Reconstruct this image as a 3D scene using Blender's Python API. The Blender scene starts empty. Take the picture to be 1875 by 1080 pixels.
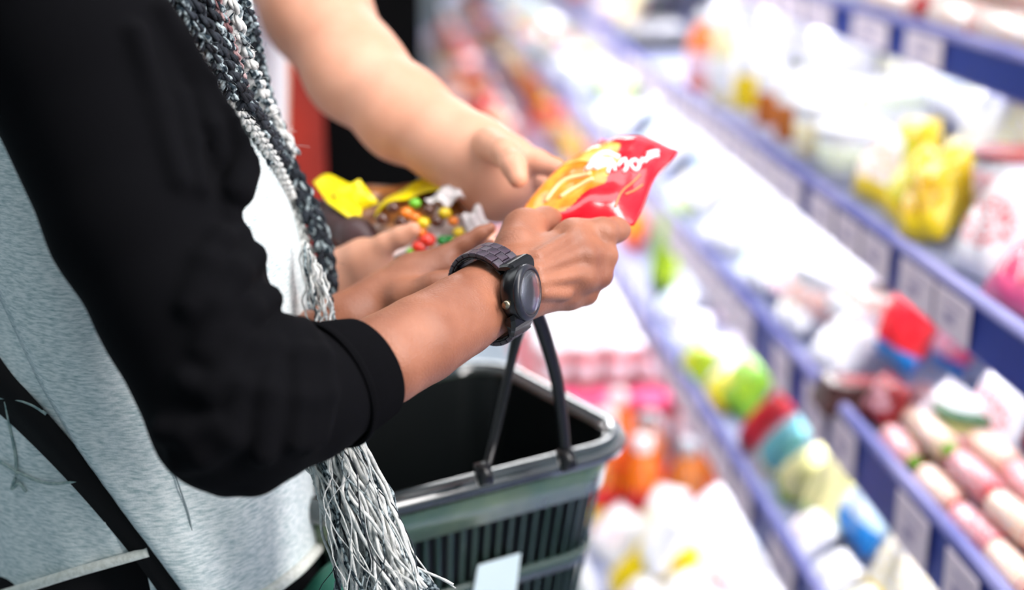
import bpy, bmesh, math, random
import numpy as np
from mathutils import Vector, Matrix

rnd = random.Random(7)
S = bpy.context.scene
COL = S.collection
PI = math.pi

# ------------------------------------------------------------------ camera
F = 2604.0                      # focal length in pixels of a 1875 px wide frame
PITCH, YAW = math.atan(790/2604), math.atan(263/2604*math.cos(math.atan(790/2604)))
CZ = 1.5
fw = np.array([math.sin(YAW)*math.cos(PITCH), math.cos(YAW)*math.cos(PITCH), -math.sin(PITCH)])
rt = np.array([math.cos(YAW), -math.sin(YAW), 0.0])
up = np.cross(rt, fw)
cam0 = np.array([0, 0, CZ])
cd = bpy.data.cameras.new('camera'); cam = bpy.data.objects.new('camera', cd); COL.objects.link(cam)
cam.matrix_world = Matrix(((rt[0], up[0], -fw[0], 0), (rt[1], up[1], -fw[1], 0), (rt[2], up[2], -fw[2], CZ), (0, 0, 0, 1)))
cd.sensor_width = 36; cd.lens = 50; cd.clip_start = .05
cd.dof.use_dof = True; cd.dof.focus_distance = .915; cd.dof.aperture_fstop = 2.3
S.camera = cam

# ------------------------------------------------------------------ world, lights, exposure
w = bpy.data.worlds.new('world'); S.world = w; w.use_nodes = True
bg = w.node_tree.nodes['Background']; bg.inputs[0].default_value = (.80, .95, 1, 1); bg.inputs[1].default_value = .42
S.view_settings.view_transform = 'Standard'; S.view_settings.look = 'None'
S.view_settings.gamma = 1; S.view_settings.use_curve_mapping = False
S.view_settings.exposure = .62

def area(name, loc, size, power, target, col=(1, 1, 1)):
    l = bpy.data.lights.new(name, 'AREA'); l.shape = 'RECTANGLE'; l.size, l.size_y = size
    l.energy = power; l.color = col
    o = bpy.data.objects.new(name, l); COL.objects.link(o); o.location = loc
    o.rotation_euler = (Vector(target)-Vector(loc)).to_track_quat('-Z', 'Y').to_euler()
    return o
area('canopy_light', (.62, 3.2, 2.12), (.35, 5.5), 100, (.9, 3.2, .8), (1, .99, 1))
area('aisle_light', (-.2, 1.2, 2.9), (.9, 3.0), 22, (.1, 1.2, 0), (.94, .98, 1))
area('aisle_light_far', (-.4, 5.5, 2.9), (.9, 3.0), 35, (-.2, 5.5, 0), (.94, .98, 1))
area('near_fill_light', (.75, .35, 2.0), (.35, 1.5), 23, (.0, 1.0, 1.1), (1, .95, .93))  # added lamp out of view, brightens the shirt from the right

# ------------------------------------------------------------------ helpers
def P(x, y, d):
    """the point seen at photograph pixel (x, y) at distance d along the view"""
    return cam0 + d*(fw + rt*(x-937.5)/F + up*(540-y)/F)
def proj(p):
    v = np.asarray(p)-cam0; d = v@fw
    return 937.5+F*(v@rt)/d, 540-F*(v@up)/d, d
def Y_at(px, X, z):
    k = (px-937.5)/F; n = rt-k*fw
    return -(n[0]*X+n[2]*(z-CZ))/n[1]
def on_z(px, py, z):
    r = fw + rt*(px-937.5)/F + up*(540-py)/F
    return cam0 + r*(z-CZ)/r[2]
def z_at(px, py, X):
    r = fw + rt*(px-937.5)/F + up*(540-py)/F
    return (cam0 + r*X/r[0])[2]

MATS = {}
def s2l(c): return tuple((v/255/12.92 if v <= 10 else ((v/255+.055)/1.055)**2.4) for v in c)
def mat(name, col, rough=.5, metal=0, spec=.5, col2=None, nscale=8, ndetail=3, stretch=(1, 1, 1), contrast=(.35, .65),
        bump=0, bscale=200, bstretch=(1, 1, 1), trans=0, emit=0, alpha=1, coat=0, sheen=0, sss=0, ior=1.45, bdist=.001):
    if name in MATS: return MATS[name]
    m = bpy.data.materials.new(name); m.use_nodes = True; nt = m.node_tree; N = nt.nodes; L = nt.links
    b = N['Principled BSDF']; c = s2l(col)+(1,)
    b.inputs['Base Color'].default_value = c; b.inputs['Roughness'].default_value = rough
    b.inputs['Metallic'].default_value = metal; b.inputs['Specular IOR Level'].default_value = spec
    b.inputs['Transmission Weight'].default_value = trans; b.inputs['Coat Weight'].default_value = coat
    b.inputs['Sheen Weight'].default_value = sheen; b.inputs['IOR'].default_value = ior; b.inputs['Alpha'].default_value = alpha
    if sss:
        b.inputs['Subsurface Weight'].default_value = sss; b.inputs['Subsurface Radius'].default_value = (1, .35, .2)
        b.inputs['Subsurface Scale'].default_value = .006
    if emit:
        b.inputs['Emission Color'].default_value = c; b.inputs['Emission Strength'].default_value = emit
    tc = N.new('ShaderNodeTexCoord')
    def noise(sc, st, det):
        mp = N.new('ShaderNodeMapping'); mp.inputs['Scale'].default_value = st; L.new(tc.outputs['Object'], mp.inputs[0])
        n = N.new('ShaderNodeTexNoise'); n.inputs['Scale'].default_value = sc; n.inputs['Detail'].default_value = det
        L.new(mp.outputs[0], n.inputs['Vector']); return n
    if col2:
        n = noise(nscale, stretch, ndetail); r = N.new('ShaderNodeValToRGB')
        r.color_ramp.elements[0].position, r.color_ramp.elements[1].position = contrast
        r.color_ramp.elements[0].color = c; r.color_ramp.elements[1].color = s2l(col2)+(1,)
        L.new(n.outputs[0], r.inputs[0]); L.new(r.outputs[0], b.inputs['Base Color'])
    if bump:
        n = noise(bscale, bstretch, 4); bp = N.new('ShaderNodeBump'); bp.inputs['Strength'].default_value = bump
        bp.inputs['Distance'].default_value = bdist
        L.new(n.outputs[0], bp.inputs['Height']); L.new(bp.outputs[0], b.inputs['Normal'])
    MATS[name] = m; return m

def link(name, me, parent=None):
    o = bpy.data.objects.new(name, me); COL.objects.link(o)
    if parent is not None: o.parent = parent; o.matrix_parent_inverse = parent.matrix_world.inverted() if False else Matrix.Identity(4)
    return o
def tag(o, label=None, cat=None, group=None, kind=None):
    if label: o['label'] = label
    if cat: o['category'] = cat
    if group: o['group'] = group
    if kind: o['kind'] = kind
    return o
def empty(name, loc, label, cat, group=None, rot=None):
    o = bpy.data.objects.new(name, None); COL.objects.link(o); o.empty_display_size = .05
    o.location = Vector(loc)
    if rot is not None: o.rotation_euler = rot
    return tag(o, label, cat, group)
def mesh(name, V, Fc, mats, smooth=True, fm=None):
    me = bpy.data.meshes.new(name)
    V = np.asarray(V, dtype=float)
    me.from_pydata(V.tolist() if len(V) < 60000 else V.tolist(), [], [tuple(int(i) for i in f) for f in Fc] if not isinstance(Fc, np.ndarray) else Fc.tolist())
    for m in (mats if isinstance(mats, (list, tuple)) else [mats]): me.materials.append(m)
    if fm is not None: me.polygons.foreach_set('material_index', fm)
    me.polygons.foreach_set('use_smooth', [smooth]*len(me.polygons))
    me.update(); return me
def wobj(name, V, Fc, mats, parent=None, smooth=True, fm=None):
    """mesh given in world coordinates, optionally under a parent Empty that is only translated"""
    V = np.asarray(V, dtype=float)
    o_ = np.array(parent_world(parent)) if parent is not None else V.mean(0)
    o = link(name, mesh(name, V-o_, Fc, mats, smooth, fm), parent)
    if parent is None: o.location = Vector(o_)
    return o
def parent_world(p):
    l = Vector((0, 0, 0))
    while p is not None: l = l + p.location; p = p.parent
    return tuple(l)
def recalc(me):
    bm = bmesh.new(); bm.from_mesh(me); bmesh.ops.recalc_face_normals(bm, faces=bm.faces); bm.to_mesh(me); bm.free()

def catmull(pts, n):
    """resample a poly line of tuples by Catmull-Rom"""
    A = np.array(pts, float)
    if len(A) == 2: t = np.linspace(0, 1, n)[:, None]; return A[0]*(1-t)+A[1]*t
    E = np.vstack([2*A[0]-A[1], A, 2*A[-1]-A[-2]])
    seg = np.linalg.norm(np.diff(A[:, :3], axis=0), axis=1)+1e-9; cum = np.r_[0, np.cumsum(seg)]
    out = []
    for s in np.linspace(0, cum[-1], n):
        i = min(np.searchsorted(cum, s, 'right')-1, len(A)-2); t = (s-cum[i])/seg[i]
        p0, p1, p2, p3 = E[i:i+4]
        out.append(.5*((2*p1)+(-p0+p2)*t+(2*p0-5*p1+4*p2-p3)*t*t+(-p0+3*p1-3*p2+p3)*t**3))
    return np.array(out)
def frames(Pth, hint=(0, 0, 1)):
    T = np.gradient(Pth, axis=0); T /= np.linalg.norm(T, axis=1)[:, None]+1e-12
    n = np.cross(T[0], hint)
    if np.linalg.norm(n) < 1e-3: n = np.cross(T[0], (1, 0, 0))
    n /= np.linalg.norm(n); Ns = []
    for t in T:
        n = n-t*(n@t); n /= np.linalg.norm(n); Ns.append(n.copy())
    Ns = np.array(Ns); return T, Ns, np.cross(T, Ns)
def tube(Pth, r, seg=8, cap=True, flat=1.0, hint=(0, 0, 1)):
    Pth = np.asarray(Pth, float); n = len(Pth); r = np.broadcast_to(r, (n,))
    T, N, B = frames(Pth, hint); a = np.arange(seg)*2*PI/seg
    V = (Pth[:, None]+r[:, None, None]*(np.cos(a)[None, :, None]*N[:, None]+flat*np.sin(a)[None, :, None]*B[:, None])).reshape(-1, 3)
    Fc = [(i*seg+j, i*seg+(j+1) % seg, (i+1)*seg+(j+1) % seg, (i+1)*seg+j) for i in range(n-1) for j in range(seg)]
    if cap: Fc += [tuple(range(seg))[::-1], tuple((n-1)*seg+j for j in range(seg))]
    return V, Fc
class MB:
    def __init__(s): s.V = []; s.F = []; s.M = []; s.n = 0
    def add(s, VF, mi=0):
        V, Fc = VF; s.V.append(np.asarray(V, float)); s.F += [tuple(i+s.n for i in f) for f in Fc]; s.M += [mi]*len(Fc); s.n += len(V); return s
    def data(s): return np.vstack(s.V), s.F, s.M
def box(c, sz, R=None):
    V = np.array([(x, y, z) for x in (-.5, .5) for y in (-.5, .5) for z in (-.5, .5)])*np.array(sz)
    if R is not None: V = V@np.array(R).T
    return V+np.array(c), [(0, 1, 3, 2), (4, 6, 7, 5), (0, 4, 5, 1), (2, 3, 7, 6), (0, 2, 6, 4), (1, 5, 7, 3)]
def bevel(me, w_, seg=2):
    bm = bmesh.new(); bm.from_mesh(me)
    bmesh.ops.recalc_face_normals(bm, faces=bm.faces)
    bmesh.ops.bevel(bm, geom=bm.edges[:], offset=w_, segments=seg, affect='EDGES', profile=.5); bm.to_mesh(me); bm.free(); return me
def lathe(prof, seg=20, ax=2):
    """prof: list of (radius, height)"""
    a = np.arange(seg)*2*PI/seg; V = []
    for r, h in prof:
        ring = np.stack([r*np.cos(a), r*np.sin(a), np.full(seg, h)], 1); V.append(ring)
    V = np.vstack(V); n = len(prof)
    Fc = [(i*seg+j, i*seg+(j+1) % seg, (i+1)*seg+(j+1) % seg, (i+1)*seg+j) for i in range(n-1) for j in range(seg)]
    Fc += [tuple(range(seg))[::-1], tuple((n-1)*seg+j for j in range(seg))]
    if ax == 1: V = V[:, [0, 2, 1]]*np.array([1, 1, -1]); V[:, 1] *= -1; V[:, 2] *= 1; Fc = [f[::-1] for f in Fc]
    return V, Fc

# ---------------------------------------------------- distance-field sculpting (smooth unions, surface nets)
def cone(a, b): return ('c', np.array(a[0]), np.array(b[0]), a[1], b[1])
def R_(x, y, d, rpx): return (P(x, y, d), rpx*d/F)
def chain(pts):
    q = [R_(*p) for p in pts]; return [cone(q[i], q[i+1]) for i in range(len(q)-1)]
def sdf_prim(p, X):
    if p[0] == 'c':
        a, b, ra, rb = p[1:5]; ba = b-a; L2 = ba@ba+1e-12
        t = np.clip(((X-a)@ba)/L2, 0, 1)
        return np.linalg.norm(X-a-t[..., None]*ba, axis=-1)-(ra+(rb-ra)*t)
    c, Rm, r = p[1:4]
    q = (X-c)@Rm; k0 = np.linalg.norm(q/r, axis=-1); k1 = np.linalg.norm(q/(r*r), axis=-1)+1e-9
    return k0*(k0-1)/k1
def bounds(p):
    if p[0] == 'c':
        a, b, ra, rb = p[1:5]; return np.minimum(a-ra, b-rb), np.maximum(a+ra, b+rb)
    m = max(p[3]); return p[1]-m, p[1]+m
def ell(c, axes, r):
    Rm = np.array(axes).T; return ('e', np.array(c), Rm, np.array(r, float))
def smin(a, b, k):
    h = np.clip(.5+.5*(b-a)/k, 0, 1); return b*(1-h)+a*h-k*h*(1-h)
def sculpt(groups, vox, cuts=(), post=None, kall=.006):
    """groups: list of (prims, k). Each group is smooth-unioned inside itself, then joined with kall."""
    lo = np.min([bounds(p)[0] for g, k in groups for p in g], 0)-4*vox; hi = np.max([bounds(p)[1] for g, k in groups for p in g], 0)+4*vox
    n = np.ceil((hi-lo)/vox).astype(int)+1
    ax = [lo[i]+vox*np.arange(n[i]) for i in range(3)]
    Fd = np.full(n, .5, dtype=np.float32)
    for g, k in groups:
        G = np.full(n, .5, dtype=np.float32)
        for p in g:
            b0, b1 = bounds(p); m = k+.012
            s = tuple(slice(max(0, int((b0[i]-m-lo[i])/vox)), min(n[i], int((b1[i]+m-lo[i])/vox)+2)) for i in range(3))
            X = np.stack(np.meshgrid(ax[0][s[0]], ax[1][s[1]], ax[2][s[2]], indexing='ij'), -1)
            G[s] = smin(G[s], sdf_prim(p, X), k) if k > 0 else np.minimum(G[s], sdf_prim(p, X))
        Fd = smin(Fd, G, kall) if kall > 0 else np.minimum(Fd, G)
    for (c, nrm) in cuts:
        X = np.stack(np.meshgrid(*ax, indexing='ij'), -1); Fd = np.maximum(Fd, ((X-c)@nrm).astype(np.float32))
    if post is not None:
        Fd = post(Fd, ax)
    # surface nets
    ins = Fd < 0
    cnt = sum(ins[i:n[0]-1+i, j:n[1]-1+j, k:n[2]-1+k].astype(np.int8) for i in (0, 1) for j in (0, 1) for k in (0, 1))
    act = (cnt > 0) & (cnt < 8); ids = np.full(act.shape, -1, np.int64); idx = np.argwhere(act); ids[act] = np.arange(len(idx))
    acc = np.zeros((len(idx), 3)); num = np.zeros(len(idx))
    cor = [(i, j, k) for i in (0, 1) for j in (0, 1) for k in (0, 1)]
    val = {c: Fd[idx[:, 0]+c[0], idx[:, 1]+c[1], idx[:, 2]+c[2]] for c in cor}
    for c in cor:
        for a in range(3):
            if c[a] == 0:
                e = list(c); e[a] = 1; e = tuple(e); v0, v1 = val[c], val[e]; m = (v0 < 0) != (v1 < 0)
                t = np.where(m, v0/(v0-v1+1e-20), 0); pos = np.tile(np.array(c, float), (len(idx), 1)); pos[:, a] += t
                acc[m] += pos[m]; num[m] += 1
    V = lo+vox*(idx+acc/np.maximum(num, 1)[:, None])
    quads = []
    for a in range(3):
        b, c = (a+1) % 3, (a+2) % 3
        s0 = [slice(1, -1)]*3; s1 = [slice(1, -1)]*3; s0[a] = slice(0, -1); s1[a] = slice(1, None)
        A = ins[tuple(s0)]; Bv = ins[tuple(s1)]; ch = np.argwhere(A != Bv)
        off = np.ones(3, int); off[a] = 0; g = ch+off
        eb = np.zeros(3, int); eb[b] = 1; ec = np.zeros(3, int); ec[c] = 1
        q = [ids[tuple((g-o).T)] for o in (eb+ec, ec, 0*eb, eb)]
        Q = np.stack(q, 1); fl = A[tuple(ch.T)] == False
        Q[fl] = Q[fl][:, ::-1]; quads.append(Q)
    Q = np.vstack(quads); Q = Q[(Q >= 0).all(1)]
    return V, Q
def hit(prims, k, x, y, d0=.6, d1=1.4):
    """distance at which the ray of pixel (x, y) meets the smooth union of prims"""
    ray = P(x, y, 1)-cam0; ln = np.linalg.norm(ray); d = d0
    for _ in range(80):
        X = cam0+ray*d; v = .5
        for p in prims: v = smin(v, float(sdf_prim(p, X[None])[0]), k)
        if v < .0003: return d
        d += v/ln*.9
        if d > d1: return None
    return d

# ------------------------------------------------------------------ materials
M_black_cloth = mat('black_jersey', (9, 9, 12), .95, bump=.35, bscale=900, spec=.08, bdist=.0005)
M_heather = mat('heather_jersey', (140, 168, 172), .92, col2=(226, 232, 233), nscale=330, ndetail=6, stretch=(.45, .45, 2.2), contrast=(.20, .62), bump=.3, bscale=700, spec=.15)
M_cord = mat('rolled_hem', (206, 208, 200), .9, col2=(228, 230, 224), nscale=300, bump=.5, bscale=600, spec=.15)
M_skinA = mat('brown_skin', (132, 82, 62), .42, col2=(170, 112, 86), nscale=22, ndetail=4, contrast=(.3, .7), bump=.5, bscale=650, sss=.10, spec=.4, bdist=.0009)
M_skinB = mat('light_skin', (206, 146, 118), .5, col2=(222, 166, 140), nscale=18, ndetail=3, contrast=(.3, .7), bump=.1, bscale=400, sss=.15, spec=.35)
M_white_cloth = mat('white_cloth', (232, 230, 232), .9, bump=.3, bscale=300, spec=.2)
M_yarn_w = mat('pale_yarn', (178, 182, 182), .98, col2=(224, 224, 220), nscale=220, bump=.3, bscale=900, spec=.1)
M_yarn_b = mat('black_yarn', (22, 24, 30), .8, col2=(48, 54, 62), nscale=90, bump=.6, bscale=900, spec=.3)
M_yarn_g = mat('grey_yarn', (34, 46, 54), .9, col2=(176, 190, 194), nscale=260, contrast=(.44, .62), bump=.6, bscale=900, spec=.2)
M_yarn_p = mat('pinkish_yarn', (120, 86, 88), .9, col2=(186, 160, 160), nscale=70, bump=.6, bscale=900, spec=.2)
M_bpl = mat('black_plastic', (16, 17, 20), .28, spec=.5)
M_watch = mat('dark_wood_watch', (34, 28, 38), .33, col2=(66, 52, 66), nscale=160, stretch=(1, 1, 3), coat=.2)
M_bezel = mat('watch_bezel', (30, 32, 40), .35, coat=.1)
M_dial = mat('watch_dial', (70, 76, 100), .4, col2=(132, 140, 168), nscale=120)
M_silver = mat('silver_metal', (225, 228, 235), .22, metal=1)
M_glass = bpy.data.materials.new('watch_glass'); M_glass.use_nodes = True; _n = M_glass.node_tree; _n.nodes.clear()
_o, _m, _t, _g, _f = [_n.nodes.new(k) for k in ('ShaderNodeOutputMaterial', 'ShaderNodeMixShader', 'ShaderNodeBsdfTransparent', 'ShaderNodeBsdfGlossy', 'ShaderNodeFresnel')]
_g.inputs['Roughness'].default_value = .03; _f.inputs['IOR'].default_value = 1.35
_n.links.new(_f.outputs[0], _m.inputs[0]); _n.links.new(_t.outputs[0], _m.inputs[1]); _n.links.new(_g.outputs[0], _m.inputs[2]); _n.links.new(_m.outputs[0], _o.inputs[0])
M_case = mat('case_white_enamel', (240, 242, 246), .35)
M_floor = mat('floor_vinyl', (176, 186, 196), .35, col2=(190, 198, 206), nscale=4)

# ------------------------------------------------------------------ structure
def struct(name, V, Fc, m):
    o = wobj(name, V, Fc, m, smooth=False); o['kind'] = 'structure'; return o
struct('floor', *box((-1, 4.5, -.05), (7, 13, .1)), M_floor)
struct('ceiling', *box((-1, 4.5, 3.15), (7, 13, .1)), mat('ceiling_paint', (150, 152, 156), .9))
struct('wall_right', *box((2.0, 4.5, 1.55), (.1, 13, 3.1)), mat('wall_paint', (214, 220, 226), .8))
struct('wall_left_blocker', *box((-2.0, 4.5, 1.55), (.1, 13, 3.1)), mat('left_blocker_paint', (52, 92, 100), .8))  # unseen wall added to block light from the left, teal to tint the shade
struct('wall_back', *box((-1, 10.55, 1.55), (5.9, .1, 3.1)), mat('wall_paint', (214, 220, 226), .8))

# ---- refrigerated display case: shelves with blue price rails
DC_O = (1.0, 4.2, 0)
case = empty('display_case', DC_O, 'long white open display case with stepped shelves and blue price rails', 'display case')
YN, YF = .35, 9.6
SX = [0, .72, .58, .54, .48]                # shelf front X of shelves 1..4
SZ = [0]+[z_at(px, py, X) for px, py, X in ((1716, 128, .72), (1764, 629, .58), (1645, 982, .54), (1395, 1000, .48))]
RH = [0, .043, .047, .060, .050]
M_rail = mat('blue_rail_strip', (24, 44, 128), .35, col2=(32, 56, 146), nscale=9)
M_lip = mat('violet_shelf_lip', (112, 116, 184), .3, col2=(160, 158, 208), nscale=5)
M_shelf = mat('shelf_top', (150, 156, 186), .4)
M_tag = mat('price_tag_paper', (222, 208, 220), .6)
M_ink = mat('tag_ink', (158, 146, 178), .6)
M_tube = mat('lamp_tube', (255, 252, 250), .4, emit=10.0)
wobj('back_panel', *box((1.32, (YN+YF)/2, 1.1), (.04, YF-YN, 2.1)), M_case, case, smooth=False)
wobj('base_cabinet', *box((.86, (YN+YF)/2, .19), (.9, YF-YN, .38)), M_case, case, smooth=False)
wobj('canopy', *box((1.0, (YN+YF)/2, 2.18), (.7, YF-YN, .08)), M_case, case, smooth=False)
wobj('end_panel', *box((.9, YF+.02, 1.08), (.85, .03, 2.15)), M_case, case, smooth=False)
TOPZ = [0]
for k in range(1, 5):
    X, z = SX[k], SZ[k]; h = RH[k]
    TOPZ.append(z+h*.75)
    sh = wobj('shelf', *box(((X+1.3)/2+.008, (YN+YF)/2, z+h*.75-.011), (1.3-X, YF-YN, .02)), M_shelf, case, smooth=False)
    # slanted rail: lip + blue strip
    y0, y1 = YN, YF
    def strip(name, pts, m, ya, yb, par, t=.004):
        (xa, za), (xb, zb) = pts; d = np.array([xb-xa, 0, zb-za]); d /= np.linalg.norm(d); n = np.array([d[2], 0, -d[0]])*t
        q = [np.array([xa, 0, za]), np.array([xb, 0, zb])]; q += [q[1]+n, q[0]+n]
        V = [p+np.array([0, ya, 0]) for p in q]+[p+np.array([0, yb, 0]) for p in q]
        return wobj(name, V, [(0, 1, 2, 3), (7, 6, 5, 4), (0, 4, 5, 1), (1, 5, 6, 2), (2, 6, 7, 3), (3, 7, 4, 0)], m, par, smooth=False)
    strip('price_rail', ((X-.004, z), (X, z+h)), M_rail, y0, y1, sh)
    V, Fc = tube(np.array([(X+.004, y0, z+h+.004), (X+.004, y1, z+h+.004)]), .0075, 8); wobj('shelf_lip', V, Fc, M_lip, sh)
    V, Fc = tube(np.array([(X+.002, y0, z-.002), (X+.002, y1, z-.002)]), .0035, 6); wobj('rail_edge', V, Fc, M_lip, sh)
    # lamp under the front of the shelf
    if k in (1, 2, 3, 4):
        V, Fc = tube(np.array([(X+.035, y0, z-.004), (X+.035, y1, z-.004)]), .011, 8); o = wobj('lamp_tube', V, Fc, M_tube, sh)
    # price tags, placed at the rail where the photo shows them
    spans = {1: [(1240, 1276), (1282, 1330), (1335, 1376), (1382, 1424), (1430, 1475), (1482, 1530), (1570, 1632), (1667, 1733)],
             2: [(1150, 1172), (1176, 1200), (1205, 1232), (1240, 1262), (1268, 1296), (1300, 1334), (1338, 1376), (1380, 1424), (1428, 1474), (1492, 1533), (1540, 1582), (1588, 1636), (1658, 1718), (1724, 1786)],
             3: [(1120, 1140), (1144, 1166), (1170, 1194), (1198, 1224), (1228, 1256), (1260, 1290), (1294, 1324), (1328, 1356), (1360, 1384), (1425, 1452), (1482, 1518), (1532, 1574), (1652, 1708), (1742, 1800)],
             4: [(1215, 1230), (1236, 1254), (1260, 1282), (1290, 1312), (1318, 1345), (1352, 1382), (1420, 1462)]}[k]
    yy = Y_at(spans[0][0], X, z+h/2)+.05
    far = []
    while yy < 7: far.append((yy+.055, yy)); yy += rnd.choice((.065, .065, .09, .14))
    for i, sp in enumerate(spans+far):
        if i < len(spans): ya, yb = Y_at(sp[1], X, z+h/2), Y_at(sp[0], X, z+h/2)
        else: yb, ya = sp
        mb = MB(); mb.add(box((X-.0065, (ya+yb)/2, z+h*.5), (.0018, yb-ya, h*.92)), 0)
        L_ = yb-ya
        mb.add(box((X-.0076, ya+L_*.55, z+h*.42), (.0006, L_*.3, h*.22)), 1)
        mb.add(box((X-.0076, ya+L_*.45, z+h*.72), (.0006, L_*.5, h*.05)), 1)
        V, Fc, Mi = mb.data(); wobj('price_tag', V, Fc, [M_tag, M_ink], sh, smooth=False, fm=Mi)
DECKX, DECKZ = .30, .44
wobj('deck_tray', *box(((DECKX+1.3)/2, (YN+YF)/2, DECKZ-.02), (1.3-DECKX, YF-YN, .04)), M_shelf, case, smooth=False)
V, Fc = tube(np.array([(DECKX, YN, DECKZ+.01), (DECKX, YF, DECKZ+.01)]), .012, 8); wobj('deck_bumper', V, Fc, M_case, case)
TOPZ.append(DECKZ)
SX.append(DECKX)

# ------------------------------------------------------------------ products
COLS = {'red': (218, 30, 44), 'white': (240, 240, 244), 'yellow': (246, 214, 20), 'orange': (244, 118, 26), 'green': (120, 178, 40), 'pale green': (206, 224, 150), 'blue': (20, 130, 214), 'dark blue': (30, 52, 120),
        'pink': (240, 90, 140), 'cream': (240, 226, 178), 'dark brown': (70, 34, 28), 'amber': (196, 110, 40), 'teal': (110, 180, 190), 'violet': (140, 110, 180), 'black': (28, 26, 30), 'pale pink': (240, 200, 212),
        'dark green': (40, 96, 50), 'lime': (176, 204, 40), 'dark red': (150, 30, 36), 'peach': (250, 190, 140), 'pale blue': (190, 218, 240), 'grey': (150, 154, 160), 'pale yellow': (240, 236, 160)}
def pm(c): return mat('film_'+c.replace(' ', '_'), COLS[c], .3, coat=.35, bump=.3, bscale=35, bdist=.003)
def pmix(c, d): return mat('print_'+c.replace(' ', '_')+'_'+d.replace(' ', '_'), COLS[c], .3, col2=COLS[d], nscale=26, contrast=(.42, .54), coat=.3)
CACHE = {}
def grid_pillow(cols):
    key = ('p', cols)
    if key in CACHE: return CACHE[key]
    nu, nv = 12, 16; V = []; Fc = []; Mi = []
    for side in (1, -1):
        b = len(V)
        for i in range(nu+1):
            for j in range(nv+1):
                u, v = i/nu*2-1, j/nv*2-1; e = max(0, (1-abs(u)**3)*(1-v**4))**.7
                V.append((u*.5*(1-.07*e-.03*abs(math.sin(5*v))), side*(.5*e*(1+.12*math.sin(7*u+5*v))+.012)+.03*math.sin(6*u)*(v**2), (v+1)/2))
        for i in range(nu):
            for j in range(nv):
                a = b+i*(nv+1)+j; f = (a, a+nv+1, a+nv+2, a+1); Fc.append(f if side < 0 else f[::-1]); v = (j+.5)/nv; u = (i+.5)/nu*2-1
                z = 0 if v > .78 else (2 if v < .22 else (1 if (u*u+((v-.5)*3)**2) < .75 else 0)); Mi.append(z)
    n1 = (nu+1)*(nv+1); per = [i*(nv+1) for i in range(nu)]+[nu*(nv+1)+j for j in range(nv)]+[i*(nv+1)+nv for i in range(nu, 0, -1)]+[j for j in range(nv, 0, -1)]
    for k in range(len(per)):
        a, b2 = per[k], per[(k+1) % len(per)]; Fc.append((a, a+n1, b2+n1, b2)); Mi.append(0)
    me = mesh('pouch', V, Fc, [pm(cols[0]), pmix(cols[1], cols[0]), pm(cols[2])], True, Mi); recalc(me); CACHE[key] = me; return me
def lmesh(key, prof, m, seg=16, ax=2):
    if key in CACHE: return CACHE[key]
    me = mesh(key[0], *lathe(prof, seg, ax), [m]); recalc(me); CACHE[key] = me; return me
def bmesh_box(key, sz, m, bev, off=(0, 0, 0)):
    if key in CACHE: return CACHE[key]
    me = bevel(mesh(key[0], *box(off, sz), [m], False), bev, 2); CACHE[key] = me; return me
NPROD = [0]
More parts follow.
